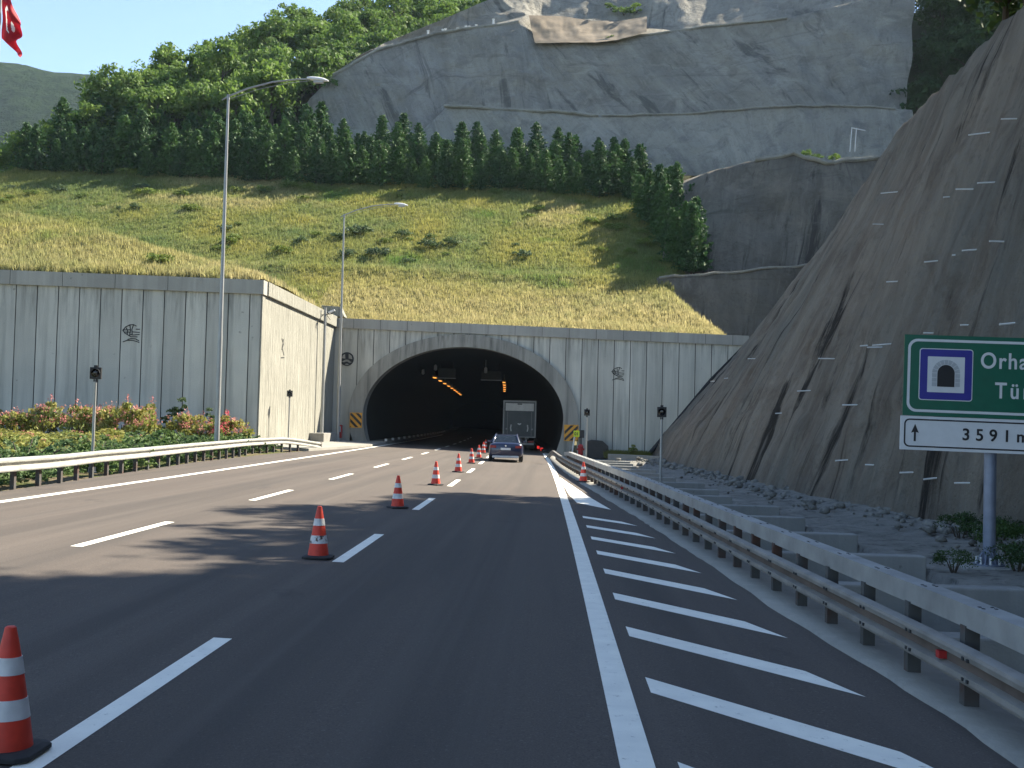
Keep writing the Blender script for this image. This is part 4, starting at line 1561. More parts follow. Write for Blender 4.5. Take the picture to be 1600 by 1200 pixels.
# ------------------------------------------------------------------ traffic cones
def make_cone(band='band'):
    r = empty('traffic_cone')
    mb = MB()
    oct_ = [(-.21, -.15), (-.15, -.21), (.15, -.21), (.21, -.15), (.21, .15), (.15, .21), (-.15, .21), (-.21, .15)]
    n = 8
    vs = [(a, b, 0.006) for a, b in oct_] + [(a, b, 0.035) for a, b in oct_] + [(a * .8, b * .8, 0.05) for a, b in oct_]
    fs = [tuple(range(7, -1, -1)), tuple(range(16, 24))]
    for q in range(2):
        for i in range(8):
            fs.append((q * 8 + i, q * 8 + (i + 1) % 8, q * 8 + 8 + (i + 1) % 8, q * 8 + 8 + i))
    mb.add(vs, fs)
    mb.build('base', M['rubber'], r, bevel=0.006)
    mb = MB()
    mb.lathe([(0.150, 0.048), (0.146, 0.075), (0.128, 0.20), (0.075, 0.53), (0.046, 0.68), (0.043, 0.69), (0.032, 0.745), (0.022, 0.752)], 28)
    mb.build('body', M['cone'], r, smooth=True)
    rad = lambda z: 0.128 + (0.075 - 0.128) * (z - .20) / .33 + 0.003
    for i, (a, b) in enumerate(((0.22, 0.335), (0.475, 0.575))):
        mb = MB()
        mb.lathe([(rad(a), a), (rad(b) , b)], 28)
        mb.build('reflective_band', M[band] if i == 0 else M['band'], r, smooth=True)
    return r


cone0, cone1 = make_cone(), make_cone('band_dirty')
cl = [
    (-3.16, 6.68, 1.0, 'orange cone cut off by the left edge of the picture, nearest of the line'),
    (-3.31, 16.45, 1.0, 'orange cone in the shade with a scuffed lower white band'),
    (-3.47, 26.2, 1.0, 'first orange cone standing in the sunlight just past the shadow edge'),
    (-3.58, 36.0, 1.0, 'orange cone midway along the line, second of those in full sun'),
    (-3.64, 45.6, 1.0, 'orange cone on the lane line, third of those in full sun'),
    (-3.81, 55.6, 1.0, 'orange cone just left of and nearer than the dark car'),
    (-3.97, 63.9, 1.0, 'small orange cone beside the left flank of the dark car'),
    (-4.31, 74.0, 1.0, 'small orange cone at the shadow line before the tunnel mouth'),
    (-4.75, 84.5, 1.0, 'dim orange cone just inside the tunnel mouth, farthest of the line'),
]
used = set()
for i, (x, y, s, lab) in enumerate(cl):
    pr = cone1 if i == 1 else cone0
    if pr.name in used:
        o = dup(pr, (x, y, gz(x) + 0.002), 0.3 * i, lab, 'orange cones along the lane line')
    else:
        used.add(pr.name)
        o = pr
        o.location = (x, y, gz(x) + 0.002)
        tag(o, lab, 'cone', 'orange cones along the lane line')
    o['category'] = 'cone'
    o.scale = (s, s, s)
o = dup(cone0, (1.27, 42.6, gz(1.27) + 0.04), 0.5, 'lone orange cone standing against the right guard rail', 'orange cones along the lane line')
o['category'] = 'cone'


# ------------------------------------------------------------------ lamp posts, camera pole, signal posts
def make_lamp(h, arm):
    r = empty('street_lamp')
    mb = MB()
    mb.lathe([(0.24, 0.0), (0.24, 0.03), (0.13, 0.05), (0.125, 0.5)], 12)
    mb.build('base_plate', M['pole'], r)
    mb = MB()
    mb.tube([(0, 0, 0.04), (0, 0, h * .33), (0, 0, h * .34), (0, 0, h)], [0.125, 0.105, 0.095, 0.055], 12)
    mb.build('pole', M['pole'], r, smooth=True)
    mb = MB()
    pts = [(-0.28, 0, h - 0.12), (0, 0, h + 0.05), (arm * .2, 0, h + 0.42), (arm * .45, 0, h + 0.72), (arm * .7, 0, h + 0.86), (arm * 0.86, 0, h + 0.88)]
    mb.tube(pts, [0.03, 0.045, 0.042, 0.04, 0.036, 0.034], 8)
    mb.tube([(0.1, 0, h - 0.05), (arm * .3, 0, h + 0.38), (arm * .6, 0, h + 0.68), (arm * 0.84, 0, h + 0.80)], 0.012, 6)
    mb.tube([(0, 0, h - 0.1), (0, 0, h + 0.12)], 0.07, 8)
    mb.build('arm', M['pole'], r, smooth=True)
    mb = MB()
    prof = []
    sec = [(0.80, 0.05, 0.06), (0.84, 0.10, 0.10), (0.92, 0.14, 0.12), (0.98, 0.12, 0.10), (1.02, 0.05, 0.04)]
    vs, fs = [], []
    m = 10
    for (u, w, t_) in sec:
        for k in range(m):
            q = 2 * math.pi * k / m
            zz = math.sin(q) * t_
            if zz < 0: zz *= 0.55
            vs.append((arm * u, math.cos(q) * w, h + 0.88 - (u - .86) * 0.5 + zz))
    for i in range(len(sec) - 1):
        for k in range(m):
            fs.append((i * m + k, i * m + (k + 1) % m, (i + 1) * m + (k + 1) % m, (i + 1) * m + k))
    fs += [tuple(range(m)), tuple((len(sec) - 1) * m + k for k in range(m))]
    mb.add(vs, fs)
    hd = mb.build('lamp_head', M['white'], r, smooth=True)
    mb = MB()
    mb.box(arm * .87, arm * .97, -0.09, 0.09, h + 0.70, h + 0.80)
    mb.build('lens', M['sign_grey'], hd, bevel=0.02)
    return r


p1 = at(338, 705, 49.5)
lamp = make_lamp(15.75, 4.35)
lamp.location = (p1.x, 49.5, 0.47)
tag(lamp, 'tall grey street lamp rising from the shrubs behind the left guard rail', 'street lamp', 'street lamps beside the left carriageway')
p2 = at(533, 690, 80)
lamp2 = dup(lamp, (p2.x, 78.6, 0.55), 0, 'street lamp standing before the portal wall beside the round black emblem', 'street lamps beside the left carriageway')
lamp2['category'] = 'street lamp'

cp = empty('camera_pole', (at(502, 690, 76).x, 76, 0.5), label='slim steel pole topped with small cameras in front of the sunlit side wall', cat='camera pole')
mb = MB()
mb.tube([(0, 0, 0), (0, 0, 9.1)], [0.12, 0.09], 10)
mb.lathe([(0.22, 0.0), (0.22, 0.03)], 10)
mb.build('pole', M['pole'], cp, smooth=True)
mb = MB()
mb.tube([(-0.55, 0, 8.55), (0.55, 0, 8.7)], 0.03, 6)
mb.tube([(-0.45, 0, 8.3), (0, 0, 8.7)], 0.02, 6)
mb.tube([(0.4, -.2, 8.25), (0, 0, 8.75)], 0.02, 6)
mb.build('bracket', M['post'], cp)
for (xx, zz, rot) in ((-0.42, 8.9, 0.5), (0.48, 8.85, -0.4)):
    mb = MB()
    Mx = Matrix.Translation((xx, -0.1, zz)) @ Matrix.Rotation(rot, 4, 'Y')
    mb.box(-0.28, 0.2, -0.07, 0.07, -0.06, 0.06, M=Mx)
    cm = mb.build('camera_housing', M['white'], cp, bevel=0.015)
    mb = MB()
    mb.box(-0.33, -0.281, -0.08, 0.08, -0.08, 0.08, M=Mx)
    mb.build('camera_lens', M['black'], cm)


def make_signal(h):
    r = empty('signal_post')
    mb = MB()
    mb.lathe([(0.14, 0), (0.14, 0.02), (0.045, 0.03)], 10)
    for k in range(4):
        q = k * math.pi / 2 + .4
        mb.box(0.03, 0.11, -0.006, 0.006, 0.02, 0.16, M=Matrix.Rotation(q, 4, 'Z'))
    mb.tube([(0, 0, 0.01), (0, 0, h - 0.30)], 0.042, 10)
    mb.build('post', M['pole'], r, smooth=True)
    mb = MB()
    mb.box(-0.155, 0.155, -0.06, 0.14, h - 0.40, h - 0.06)
    mb.box(-0.05, 0.05, -0.03, 0.07, h - 0.06, h + 0.0)
    mb.box(-0.05, 0.05, -0.04, 0.06, h - 0.48, h - 0.40)
    hd = mb.build('signal_head', M['black'], r, bevel=0.012)
    mb = MB()
    mb.ring([(0.135 * math.cos(a) , h - 0.23 + 0.135 * math.sin(a)) for a in np.linspace(0, math.pi, 14)], [(0.12 * math.cos(a), h - 0.23 + 0.12 * math.sin(a)) for a in np.linspace(0, math.pi, 14)], -0.20, -0.06, closed=False)
    mb.build('visor', M['black'], hd)
    mb = MB()
    mb.lathe([(0.12, 0.0), (0.10, 0.02), (0.05, 0.03)], 20, M=Matrix.Translation((0, -0.06, h - 0.23)) @ Matrix.Rotation(math.radians(90), 4, 'X'))
    mb.build('lens', M['black_glass'], hd, smooth=True)
    return r


sg = make_signal(3.1)
pts = [(145, 32.5, 0.40, 'black boxed signal on a pale post in front of the shrubs by the left wall'),
       (450, 64.0, 0.62, 'small black boxed signal post in front of the sunlit side wall'),
       (1033, 38.0, -0.25, 'black boxed signal post in the right ditch before the brown cutting'),
       (916, 62.0, -0.06, 'small black boxed signal post beside the right guard rail and dark cover')]
for i, (px, Y, z, lab) in enumerate(pts):
    x = at(px, 700, Y).x
    o = sg if i == 0 else dup(sg)
    o.location = (x, Y, z)
    tag(o, lab, 'signal', 'black signal posts at the roadside')
    o.rotation_euler = (0, 0, (0.25, 0.1, -0.1, -0.05)[i])


# ------------------------------------------------------------------ hazard boards and small things by the portal
def hazard(name, px0, px1, py0, py1, Y, flip, label):
    r = empty(name, (0, 0, 0), label=label, cat='hazard board', group='striped boards on the tunnel arch')
    a, b = at(px0, py1, Y), at(px1, py0, Y)
    mb = MB()
    mb.box(a.x, b.x, Y, Y + 0.03, a.z, b.z)
    mb.build('board', M['sign_yellow'], r)
    w, h = b.x - a.x, b.z - a.z
    mb = MB()
    for k in range(-1, 4):
        s0 = k * 0.50 - 0.05
        poly = []
        # diagonal band clipped to the board
        def clip(pts, f):
            out = []
            for i in range(len(pts)):
                p, q = pts[i], pts[(i + 1) % len(pts)]
                fp, fq = f(p), f(q)
                if fp >= 0: out.append(p)
                if fp * fq < 0:
                    t_ = fp / (fp - fq)
                    out.append((p[0] + (q[0] - p[0]) * t_, p[1] + (q[1] - p[1]) * t_))
            return out
        P_ = [(0.04, 0.04), (w - .04, 0.04), (w - .04, h - .04), (0.04, h - .04)]
        g_ = (lambda p: p[0] + p[1]) if flip else (lambda p: (w - p[0]) + p[1])
        P_ = clip(P_, lambda p: g_(p) - s0)
        if len(P_) > 2: P_ = clip(P_, lambda p: s0 + 0.24 - g_(p))
        if len(P_) > 2:
            mb.prism([(a.x + p[0], a.z + p[1]) for p in P_], Y - 0.006, Y + 0.001)
    mb.build('stripes', M['sign_black'], r)
    return r


hazard('hazard_board', 546, 566, 645, 668, PY - 0.31, True, 'yellow and black striped board on the left foot of the tunnel arch')
hazard('hazard_board', 881, 904, 664, 689, PY - 0.31, False, 'yellow and black striped board on the right foot of the tunnel arch')


def text_mesh(s, size, mat, name, parent, M_, ext=0.004, bold=0.0, align='LEFT', spacing=1.0, sx=1.0):
    cu = bpy.data.curves.new(name, 'FONT')
    cu.body = s
    cu.size = size
    cu.extrude = ext
    cu.offset = bold
    cu.align_x = align
    cu.space_character = spacing
    to = bpy.data.objects.new(name, cu)
    COL.objects.link(to)
    bpy.context.view_layer.update()
    me = bpy.data.meshes.new_from_object(to.evaluated_get(bpy.context.evaluated_depsgraph_get()))
    bpy.data.objects.remove(to)
    me.materials.clear()
    me.materials.append(mat)
    o = bpy.data.objects.new(name, me)
    COL.objects.link(o)
    me.transform(M_ @ Matrix.Rotation(math.radians(90), 4, 'X') @ Matrix.Diagonal((sx, 1, 1, 1)))
    if parent: o.parent = parent
    return o


kp = empty('number_plate_post', (0, 0, 0), label='small lime yellow plate reading 01 on a leaning white post by the right arch foot', cat='marker post')
Yk = 79.0
a, b = at(893, 714, Yk), at(898, 684, Yk)
mb = MB()
mb.tube([(a.x, Yk, a.z), (b.x, Yk, b.z + 0.2)], 0.06, 8)
mb.build('post', M['white'], kp)
a, b = at(896, 682.5, Yk - .1), at(905.5, 673, Yk - .1)
mb = MB()
mb.box(a.x, b.x, Yk - 0.12, Yk - 0.08, a.z, b.z)
pl_ = mb.build('plate', M['sign_lime'], kp)
text_mesh('01', 0.30, M['sign_black'], 'lettering', pl_, Matrix.Translation(((a.x + b.x) / 2, Yk - 0.124, a.z + 0.11)), bold=0.008, align='CENTER')
bx = empty('junction_box', (0, 0, 0), label='dark grey box on a bracket right of the lime 01 plate', cat='box')
a, b = at(904, 684, 80.5), at(913, 672, 80.5)
mb = MB()
mb.box(a.x, b.x, 80.4, 80.7, a.z, b.z)
mb.build('housing', M['dark_box'], bx, bevel=0.03)
mb = MB()
mb.tube([((a.x + b.x) / 2, 80.55, -0.05), ((a.x + b.x) / 2, 80.55, a.z)], 0.04, 8)
mb.build('stand', M['post'], bx)

hy = empty('fire_hydrant', (at(907, 710, 79.5).x, 79.5, gz(2) ), label='red hydrant behind the right guard rail by the tunnel arch', cat='hydrant')
mb = MB()
mb.lathe([(0.22, 0), (0.22, 0.05), (0.17, 0.07), (0.17, 0.62), (0.20, 0.63), (0.20, 0.70), (0.15, 0.80), (0.06, 0.86)], 14)
mb.build('body', M['red'], hy, smooth=True)
mb = MB()
for sg_ in (-1, 1):
    mb.tube([(0, 0, 0.5), (sg_ * 0.27, 0, 0.5)], 0.07, 8)
mb.build('outlets', M['red'], hy)

cb = empty('dark_cover', (0, 0, 0), label='dark grey chamfered cover box standing against the portal wall right of the arch', cat='cover box')
a, b = at(918, 713.5, 80), at(951, 688, 80)
mb = MB()
x0, x1, z0, z1 = a.x, b.x, a.z - .1, b.z
mb.prism([(x0, z0), (x1, z0), (x1, z1 - 0.42), (x1 - 0.42, z1 - 0.05), (x0 + 0.3, z1), (x0, z1 - 0.10)], 80.0, 81.4)
mb.build('shell', M['dark_box'], cb, bevel=0.03)
mb = MB()
mb.box(x0 + 0.12, x1 - 0.12, 79.975, 79.997, z0 + 0.2, z1 - 0.55)
mb.build('door', M['dark_box'], cb, bevel=0.005)

rc = empty('red_cabinet', (0, 0, 0), label='narrow red cabinet against the portal wall behind the far lamp post', cat='cabinet')
a, b = at(527, 681, 81), at(533, 664, 81)
mb = MB()
mb.box(a.x, b.x, 81.2, 81.6, a.z - .15, b.z)
mb.build('case', M['red'], rc, bevel=0.02)
mb = MB()
mb.box(a.x + .05, b.x - .05, 81.185, 81.199, b.z - 0.5, b.z - 0.1)
mb.build('window', M['sign_grey'], rc)
wb = empty('white_cabinet', (0, 0, 0), label='low white box with a dark vent on the ground before the side wall', cat='cabinet')
a, b = at(508, 688, 79), at(524.5, 676, 79)
mb = MB()
mb.box(a.x, b.x, 79.0, 79.5, a.z, b.z)
mb.build('case', M['white'], wb, bevel=0.02)
mb = MB()
mb.box(a.x + .36, b.x - .12, 78.985, 78.999, a.z + 0.12, a.z + 0.3)
mb.build('vent', M['mark'], wb)
a, b = at(472, 691, 74), at(506, 677, 74)
mb = MB()
mb.box(max(a.x, -15.72), b.x, 74.0, 78.5, a.z - 0.1, b.z)
tag(mb.build('concrete_plinth', M['conc_verge'], bevel=0.03), 'low mossy concrete block at the foot of the sunlit side wall', 'block')

mb = MB()  # black tube added for the dark shadow gap along the cutting
mb.tube([at(1016, 708, 80.2), at(1056, 660, 80.6), at(1110, 594, 81.2), at(1160, 542, 81.5)], [0.16, 0.15, 0.11, 0.06], 8)
tag(mb.build('dark_gap_tube', M['rubber'], smooth=True), 'black tube added as the dark shadow gap between the brown cutting and the portal wall', 'dark strip')
# low kerb wall at the foot of the portal on the right
mb = MB()
pth = [at(951, 715, 78.5), at(1000, 716, 77), at(1030, 717, 75.5), at(1042, 712, 76.5), at(1050, 702, 79)]
mb.sweep([(q.x, q.y, -0.35) for q in pth], [(-0.12, 0), (0.12, 0), (0.12, 0.55), (-0.12, 0.55)])
tag(mb.build('low_kerb_wall', M['conc_verge'], bevel=0.02), 'low curved concrete kerb wall below the right end of the portal', 'kerb wall')
wbush = make_bush(950, 0.55, 0.75, 'oleander', 'wild_bush', 9, 40, 0.14)
p = at(988, 706, 79.5)
place(wbush, (p.x, 79.5, 0.0), 0, 'single yellow green bush at the foot of the portal wall near the cutting', 'wild bush', 'bush', (1, 1, 1))
n = 1500
x_, y_ = RNG.uniform(3.8, 7.0, n), RNG.uniform(78.8, 81.8, n)
V = []
for b in range(3):
    q = RNG.uniform(0, 6.28, n)
    hh = RNG.uniform(.2, .5, n)
    V.append(np.stack([np.stack([x_ - .02, y_, 0 * x_ - .1], 1), np.stack([x_ + .02, y_, 0 * x_ - .1], 1), np.stack([x_ + .15 * np.cos(q), y_ + .15 * np.sin(q), hh], 1)], 1))
V = np.concatenate(V).reshape(-1, 3)
o = np_mesh('foot_grass', V, np.arange(len(V)).reshape(-1, 3), M['grass'], smooth=False, col=np.tile([0.17, 0.18, 0.05], (len(V), 1)))
tag(o, 'pale weeds along the foot of the portal wall right of the dark cover', 'grass', kind='stuff')

# weeds by the sign and cutting foot
wd = [make_bush(960 + k, 0.6, 0.55, 'leaf_right', 'weed_clump', 22, 90, 0.045) for k in range(2)]
for k, (px, py, Y, s, lab) in enumerate(((1490, 885, 19.2, 0.6, 'low weed clump left of the sign post foot'), (1580, 870, 21.5, 1.0, 'dark weed clump at the foot of the cutting right of the sign post'), (1590, 900, 19.4, 0.8, 'weed clump on the pad right of the sign post foot'), (1500, 835, 25.0, 0.9, 'weed clump at the foot of the cutting behind the sign post'), (1560, 850, 24.0, 1.0, 'tall weed clump directly behind the sign post'))):
    p = at(px, py, Y)
    place(wd[k % 2], (p.x, Y, -0.12), k, lab, 'weeds at the foot of the cutting', 'weeds', (s, s, s))

# ------------------------------------------------------------------ direction sign
SY = 20.0
sp = at(1411, 600, SY)
sign = empty('direction_sign', (sp.x, SY, 0), math.radians(-4), label='green and white tunnel direction sign on a thick steel post before the cutting', cat='road sign')


def rrect(x0, x1, z0, z1, r, n=6):
    out = []
    for cx_, cz_, a0 in ((x1 - r, z1 - r, 0), (x0 + r, z1 - r, 90), (x0 + r, z0 + r, 180), (x1 - r, z0 + r, 270)):
        for k in range(n + 1):
            a = math.radians(a0 + 90 * k / n)
            out.append((cx_ + r * math.cos(a), cz_ + r * math.sin(a)))
    return out


TL = Matrix.Rotation(0.016, 4, 'Y')      # slight clockwise tilt of the boards
z_top, z_mid, z_bot = 3.84, 2.43, 1.84
PW = 3.5
T0 = Matrix.Translation((0, 0, z_mid)) @ TL @ Matrix.Translation((0, 0, -z_mid))
mb = MB()
mb.box(0, PW, 0, 0.04, z_mid + 0.004, z_top, M=T0)
pan = mb.build('name_board', M['sign_green'], sign)
mb = MB()
o_ = rrect(0.06, PW - 0.06, z_mid + 0.07, z_top - 0.07, 0.16)
i_ = rrect(0.105, PW - 0.105, z_mid + 0.115, z_top - 0.115, 0.125)
mb.ring(o_, i_, -0.004, 0.001, M=T0)
mb.build('border', M['sign_white'], pan)
ix0, iz0, isz = 0.255, z_mid + 0.28, 0.90
mb = MB()
mb.prism(rrect(ix0, ix0 + isz, iz0, iz0 + isz, 0.05), -0.004, 0.001, M=T0)
mb.build('icon_edge', M['sign_white'], pan)
mb = MB()
mb.prism(rrect(ix0 + .015, ix0 + isz - .015, iz0 + .015, iz0 + isz - .015, 0.04), -0.008, 0.001, M=T0)
mb.build('icon_field', M['sign_blue'], pan)
mb = MB()
mb.prism(rrect(ix0 + .14, ix0 + isz - .14, iz0 + .14, iz0 + isz - .14, 0.01), -0.012, 0.001, M=T0)
mb.build('icon_square', M['sign_white'], pan)
cx_, cz_ = ix0 + isz / 2, iz0 + 0.24
mb = MB()
r_ = 0.145
arc = [(cx_ + r_ * math.cos(a), cz_ + 0.235 + r_ * math.sin(a)) for a in np.linspace(0, math.pi, 16)]
mb.prism([(cx_ - r_, cz_), (cx_ + r_, cz_)] + arc, -0.017, -0.010, M=T0)
mb.build('icon_tunnel_mouth', M['sign_black'], pan)
mb = MB()
for k in range(9):      # voussoir stones round the mouth
    a0, a1 = math.pi * (k + .06) / 9, math.pi * (k + .94) / 9
    ro, ri = 0.235, 0.155
    stp = [(cx_ + ri * math.cos(a0), cz_ + .235 + ri * math.sin(a0)), (cx_ + ro * math.cos(a0), cz_ + .235 + ro * math.sin(a0)), (cx_ + ro * math.cos(a1), cz_ + .235 + ro * math.sin(a1)), (cx_ + ri * math.cos(a1), cz_ + .235 + ri * math.sin(a1))]
    mb.prism(stp, -0.016, -0.010, M=T0)
for k in range(3):
    for sg_ in (-1, 1):
        xa, xb = sorted((cx_ + sg_ * 0.155, cx_ + sg_ * 0.235))
        mb.box(xa, xb, -0.016, -0.010, cz_ + k * 0.078 + .004, cz_ + (k + 1) * 0.078 - .004, M=T0)
mb.build('icon_stones', M['sign_grey'], pan)
text_mesh('Orhangazi', 0.385, M['sign_white'], 'lettering', pan, T0 @ Matrix.Translation((1.275, -0.004, z_mid + 0.87)), bold=0.006, spacing=1.16, sx=0.86)
text_mesh('Tüneli', 0.385, M['sign_white'], 'lettering', pan, T0 @ Matrix.Translation((1.53, -0.004, z_mid + 0.36)), bold=0.006, spacing=1.32, sx=0.84)
mb = MB()
mb.box(-0.03, PW, 0.0, 0.04, z_bot, z_mid - 0.004, M=T0)
pb = mb.build('distance_board', M['sign_white'], sign)
mb = MB()
mb.ring(rrect(0.03, PW - .05, z_bot + .05, z_mid - .05, 0.09), rrect(0.055, PW - .075, z_bot + .075, z_mid - .075, 0.07), -0.004, 0.001, M=T0)
mb.build('border', M['sign_black'], pb)
text_mesh('3591m', 0.285, M['sign_black'], 'lettering', pb, T0 @ Matrix.Translation((1.00, -0.004, z_bot + 0.205)), bold=0.005, spacing=1.62, sx=0.98)
mb = MB()
ax, az = 0.215, z_bot + 0.15
mb.prism([(ax - .018, az), (ax + .018, az), (ax + .018, az + .17), (ax - .018, az + .17)], -0.004, 0.001, M=T0)
mb.prism([(ax - .065, az + .145), (ax, az + .165), (ax + .065, az + .145), (ax, az + .30)], -0.0045, 0.0005, M=T0)
mb.build('arrow', M['sign_black'], pb)
mb = MB()
mb.tube([(1.52, 0.16, -0.12), (1.52, 0.16, 3.7)], [0.105, 0.10], 16)
mb.build('post', M['sign_pole'], sign, smooth=True)
mb = MB()
mb.lathe([(0.26, -0.14), (0.26, -0.10), (0.11, -0.095)], 16, M=Matrix.Translation((1.52, 0.16, 0)))
for k in range(8):
    q = k * math.pi / 4 + 0.2
    Mx = Matrix.Translation((1.52, 0.16, 0)) @ Matrix.Rotation(q, 4, 'Z')
    mb.prism([(0.09, -0.10), (0.24, -0.10), (0.09, 0.16)], -0.008, 0.008, M=Mx)
mb.build('base_plate', M['sign_pole'], sign)
mb = MB()
for k in range(8):
    q = k * math.pi / 4 + 0.6
    mb.tube([(1.52 + 0.21 * math.cos(q), 0.16 + 0.21 * math.sin(q), -0.12), (1.52 + 0.21 * math.cos(q), 0.16 + 0.21 * math.sin(q), 0.02)], 0.02, 6)
mb.build('anchor_bolts', M['white'], sign)
mb = MB()
for zz in (2.1, 2.8, 3.5):
    mb.box(0.1, PW - .1, 0.042, 0.075, zz - .03, zz + .03, M=T0)
mb.build('back_rails', M['sign_pole'], sign)
mb = MB()
mb.box(sp.x + 0.95, sp.x + 2.1, SY - 0.45, SY + 0.75, -0.6, -0.125)
tag(mb.build('concrete_pad', M['conc_beam'], bevel=0.03), 'square concrete footing under the green sign post', 'footing')

# ------------------------------------------------------------------ flag
FY = 57.0
ft = at(3, -40, FY)
fl = empty('flag', (0, 0, 0), label='red flag with white crescent and star hanging from a pole at the top left edge', cat='flag')
fb = at(-14, 640, FY)
mb = MB()
mb.tube([(ft.x + 0.0, FY, 0.8), (ft.x, FY, ft.z + 0.6)], [0.10, 0.05], 10)
mb.lathe([(0.02, 0), (0.09, 0.06), (0.09, 0.12), (0.02, 0.18)], 10, M=Matrix.Translation((ft.x, FY, ft.z + 0.58)))
mb.build('pole', M['pole'], fl, smooth=True)
nu, nv = 40, 28
A = np.array(at(4, -30, FY)); B = np.array(at(3, 60, FY))        # hoist
Ct = np.array(at(33, 40, FY)); Dt = np.array(at(34, 92, FY))     # drooping fly edge
U, Vv = np.meshgrid(np.linspace(0, 1, nu), np.linspace(0, 1, nv), indexing='ij')
P_ = ((1 - U) * (1 - Vv))[..., None] * A + ((1 - U) * Vv)[..., None] * B + (U * (1 - Vv))[..., None] * Ct + (U * Vv)[..., None] * Dt
P_[..., 1] += 0.28 * np.sin(U * 9 + Vv * 3) * U + 0.16 * np.sin(Vv * 12 + U * 4) * (0.3 + U)
P_[..., 0] += 0.05 * np.sin(Vv * 9) * U
Vf = P_.reshape(-1, 3)
o = np_mesh('cloth', Vf, grid_faces(nu, nv), [M['flag_red'], M['flag_white']], fl)
mi = []
for a_ in range(nu - 1):
    for b_ in range(nv - 1):
        u, v_ = (a_ + .5) / (nu - 1) * 1.5, (b_ + .5) / (nv - 1)
        d1, d2 = math.hypot(u - 0.5, v_ - 0.5), math.hypot(u - 0.5625, v_ - 0.5)
        star = math.hypot(u - 0.79, v_ - 0.5) < 0.10
        mi.append(1 if (d1 < 0.25 and d2 > 0.2) or star else 0)
o.data.polygons.foreach_set('material_index', mi)

# ------------------------------------------------------------------ car
car = empty('dark_car', (-2.32, 60.0, gz(-2.3)), math.radians(1.0), label='dark blue saloon car seen from behind driving into the tunnel', cat='car')


def loft_body(mb, secs, n=18, mi=0):
    vs, fs = [], []
    for (y, hw, zb, zt, sq) in secs:
        for k in range(n):
            q = 2 * math.pi * (k + .5) / n
            c_, s_ = math.cos(q), math.sin(q)
            ex = 2 / sq
            xx = math.copysign(abs(c_) ** ex, c_) * hw
            zz = math.copysign(abs(s_) ** ex, s_)
            vs.append((xx, y, (zb + zt) / 2 + zz * (zt - zb) / 2))
    for i in range(len(secs) - 1):
        for k in range(n):
            fs.append((i * n + k, i * n + (k + 1) % n, (i + 1) * n + (k + 1) % n, (i + 1) * n + k))
    fs += [tuple(range(n)), tuple((len(secs) - 1) * n + k for k in range(n))]
    mb.add(vs, fs, mi)


mb = MB()
loft_body(mb, [(0.0, 0.76, 0.36, 0.92, 5), (0.06, 0.84, 0.28, 1.0, 5), (0.35, 0.90, 0.22, 1.03, 5), (1.2, 0.92, 0.2, 1.00, 5), (2.9, 0.92, 0.2, 0.98, 5), (3.5, 0.90, 0.2, 0.94, 5), (4.3, 0.84, 0.22, 0.80, 4), (4.6, 0.70, 0.3, 0.66, 4)], 28)
mb.build('body', M['car'], car, smooth=True, angle=50)
mb = MB()
vs = []
gh = [(0.42, 0.70, 1.00), (0.95, 0.56, 1.40), (1.4, 0.57, 1.455), (2.2, 0.57, 1.45), (2.6, 0.55, 1.39), (3.35, 0.70, 0.96)]
for (y, hw, z) in gh:
    vs += [(-hw, y, z), (hw, y, z)]
base_ = [(0.42, 0.80), (0.95, 0.84), (1.4, 0.85), (2.2, 0.85), (2.6, 0.84), (3.35, 0.80)]
nb = len(vs)
for (y, hw) in base_:
    vs += [(-hw, y, 0.97), (hw, y, 0.97)]
fs_top, fs_side = [], []
for i in range(5):
    fs_top.append((2 * i, 2 * i + 1, 2 * i + 3, 2 * i + 2))
    fs_side += [(2 * i, 2 * i + 2, nb + 2 * i + 2, nb + 2 * i), (2 * i + 1, nb + 2 * i + 1, nb + 2 * i + 3, 2 * i + 3)]
mb.add(vs, [fs_top[1], fs_top[2], fs_top[3]], 0)
mb.build('roof', M['car'], car, smooth=True)
mb = MB()
mb.add(vs, fs_side)
mb.build('side_windows', M['glass'], car)
mb = MB()
mb.add(vs, [fs_top[0]])
mb.build('rear_window', M['glass'], car)
mb = MB()
mb.add(vs, [fs_top[4]])
mb.build('windscreen', M['glass'], car)
mb = MB()
for sg_ in (-1, 1):
    mb.tube([(sg_ * 0.70, 0.42, 1.0), (sg_ * 0.565, 0.95, 1.405), (sg_ * 0.575, 1.4, 1.455), (sg_ * 0.575, 2.2, 1.45), (sg_ * 0.56, 2.6, 1.39), (sg_ * 0.71, 3.35, 0.96)], 0.045, 8)
    mb.tube([(sg_ * 0.58, 1.75, 1.45), (sg_ * 0.86, 1.8, 0.98)], 0.04, 6)
mb.build('pillars', M['car'], car, smooth=True)
for sg_ in (-1, 1):
    mb = MB()
    mb.box(min(sg_ * .50, sg_ * .82), max(sg_ * .50, sg_ * .82), -0.015, 0.10, 0.74, 0.88)
    mb.build('tail_light', M['tail'], car, bevel=0.02)
mb = MB()
mb.box(-0.26, 0.26, -0.03, -0.005, 0.64, 0.75)
np_ = mb.build('licence_plate', M['white'], car)
mb = MB()
mb.box(-0.70, 0.70, -0.02, 0.2, 0.22, 0.34)
mb.build('bumper_valance', M['truck_light'], car, bevel=0.03)
mb = MB()
mb.lathe([(0.045, 0), (0.045, 0.012)], 14, M=Matrix.Translation((0, -0.004, 0.86)) @ Matrix.Rotation(math.radians(90), 4, 'X'))
mb.build('badge', M['chrome'], car)
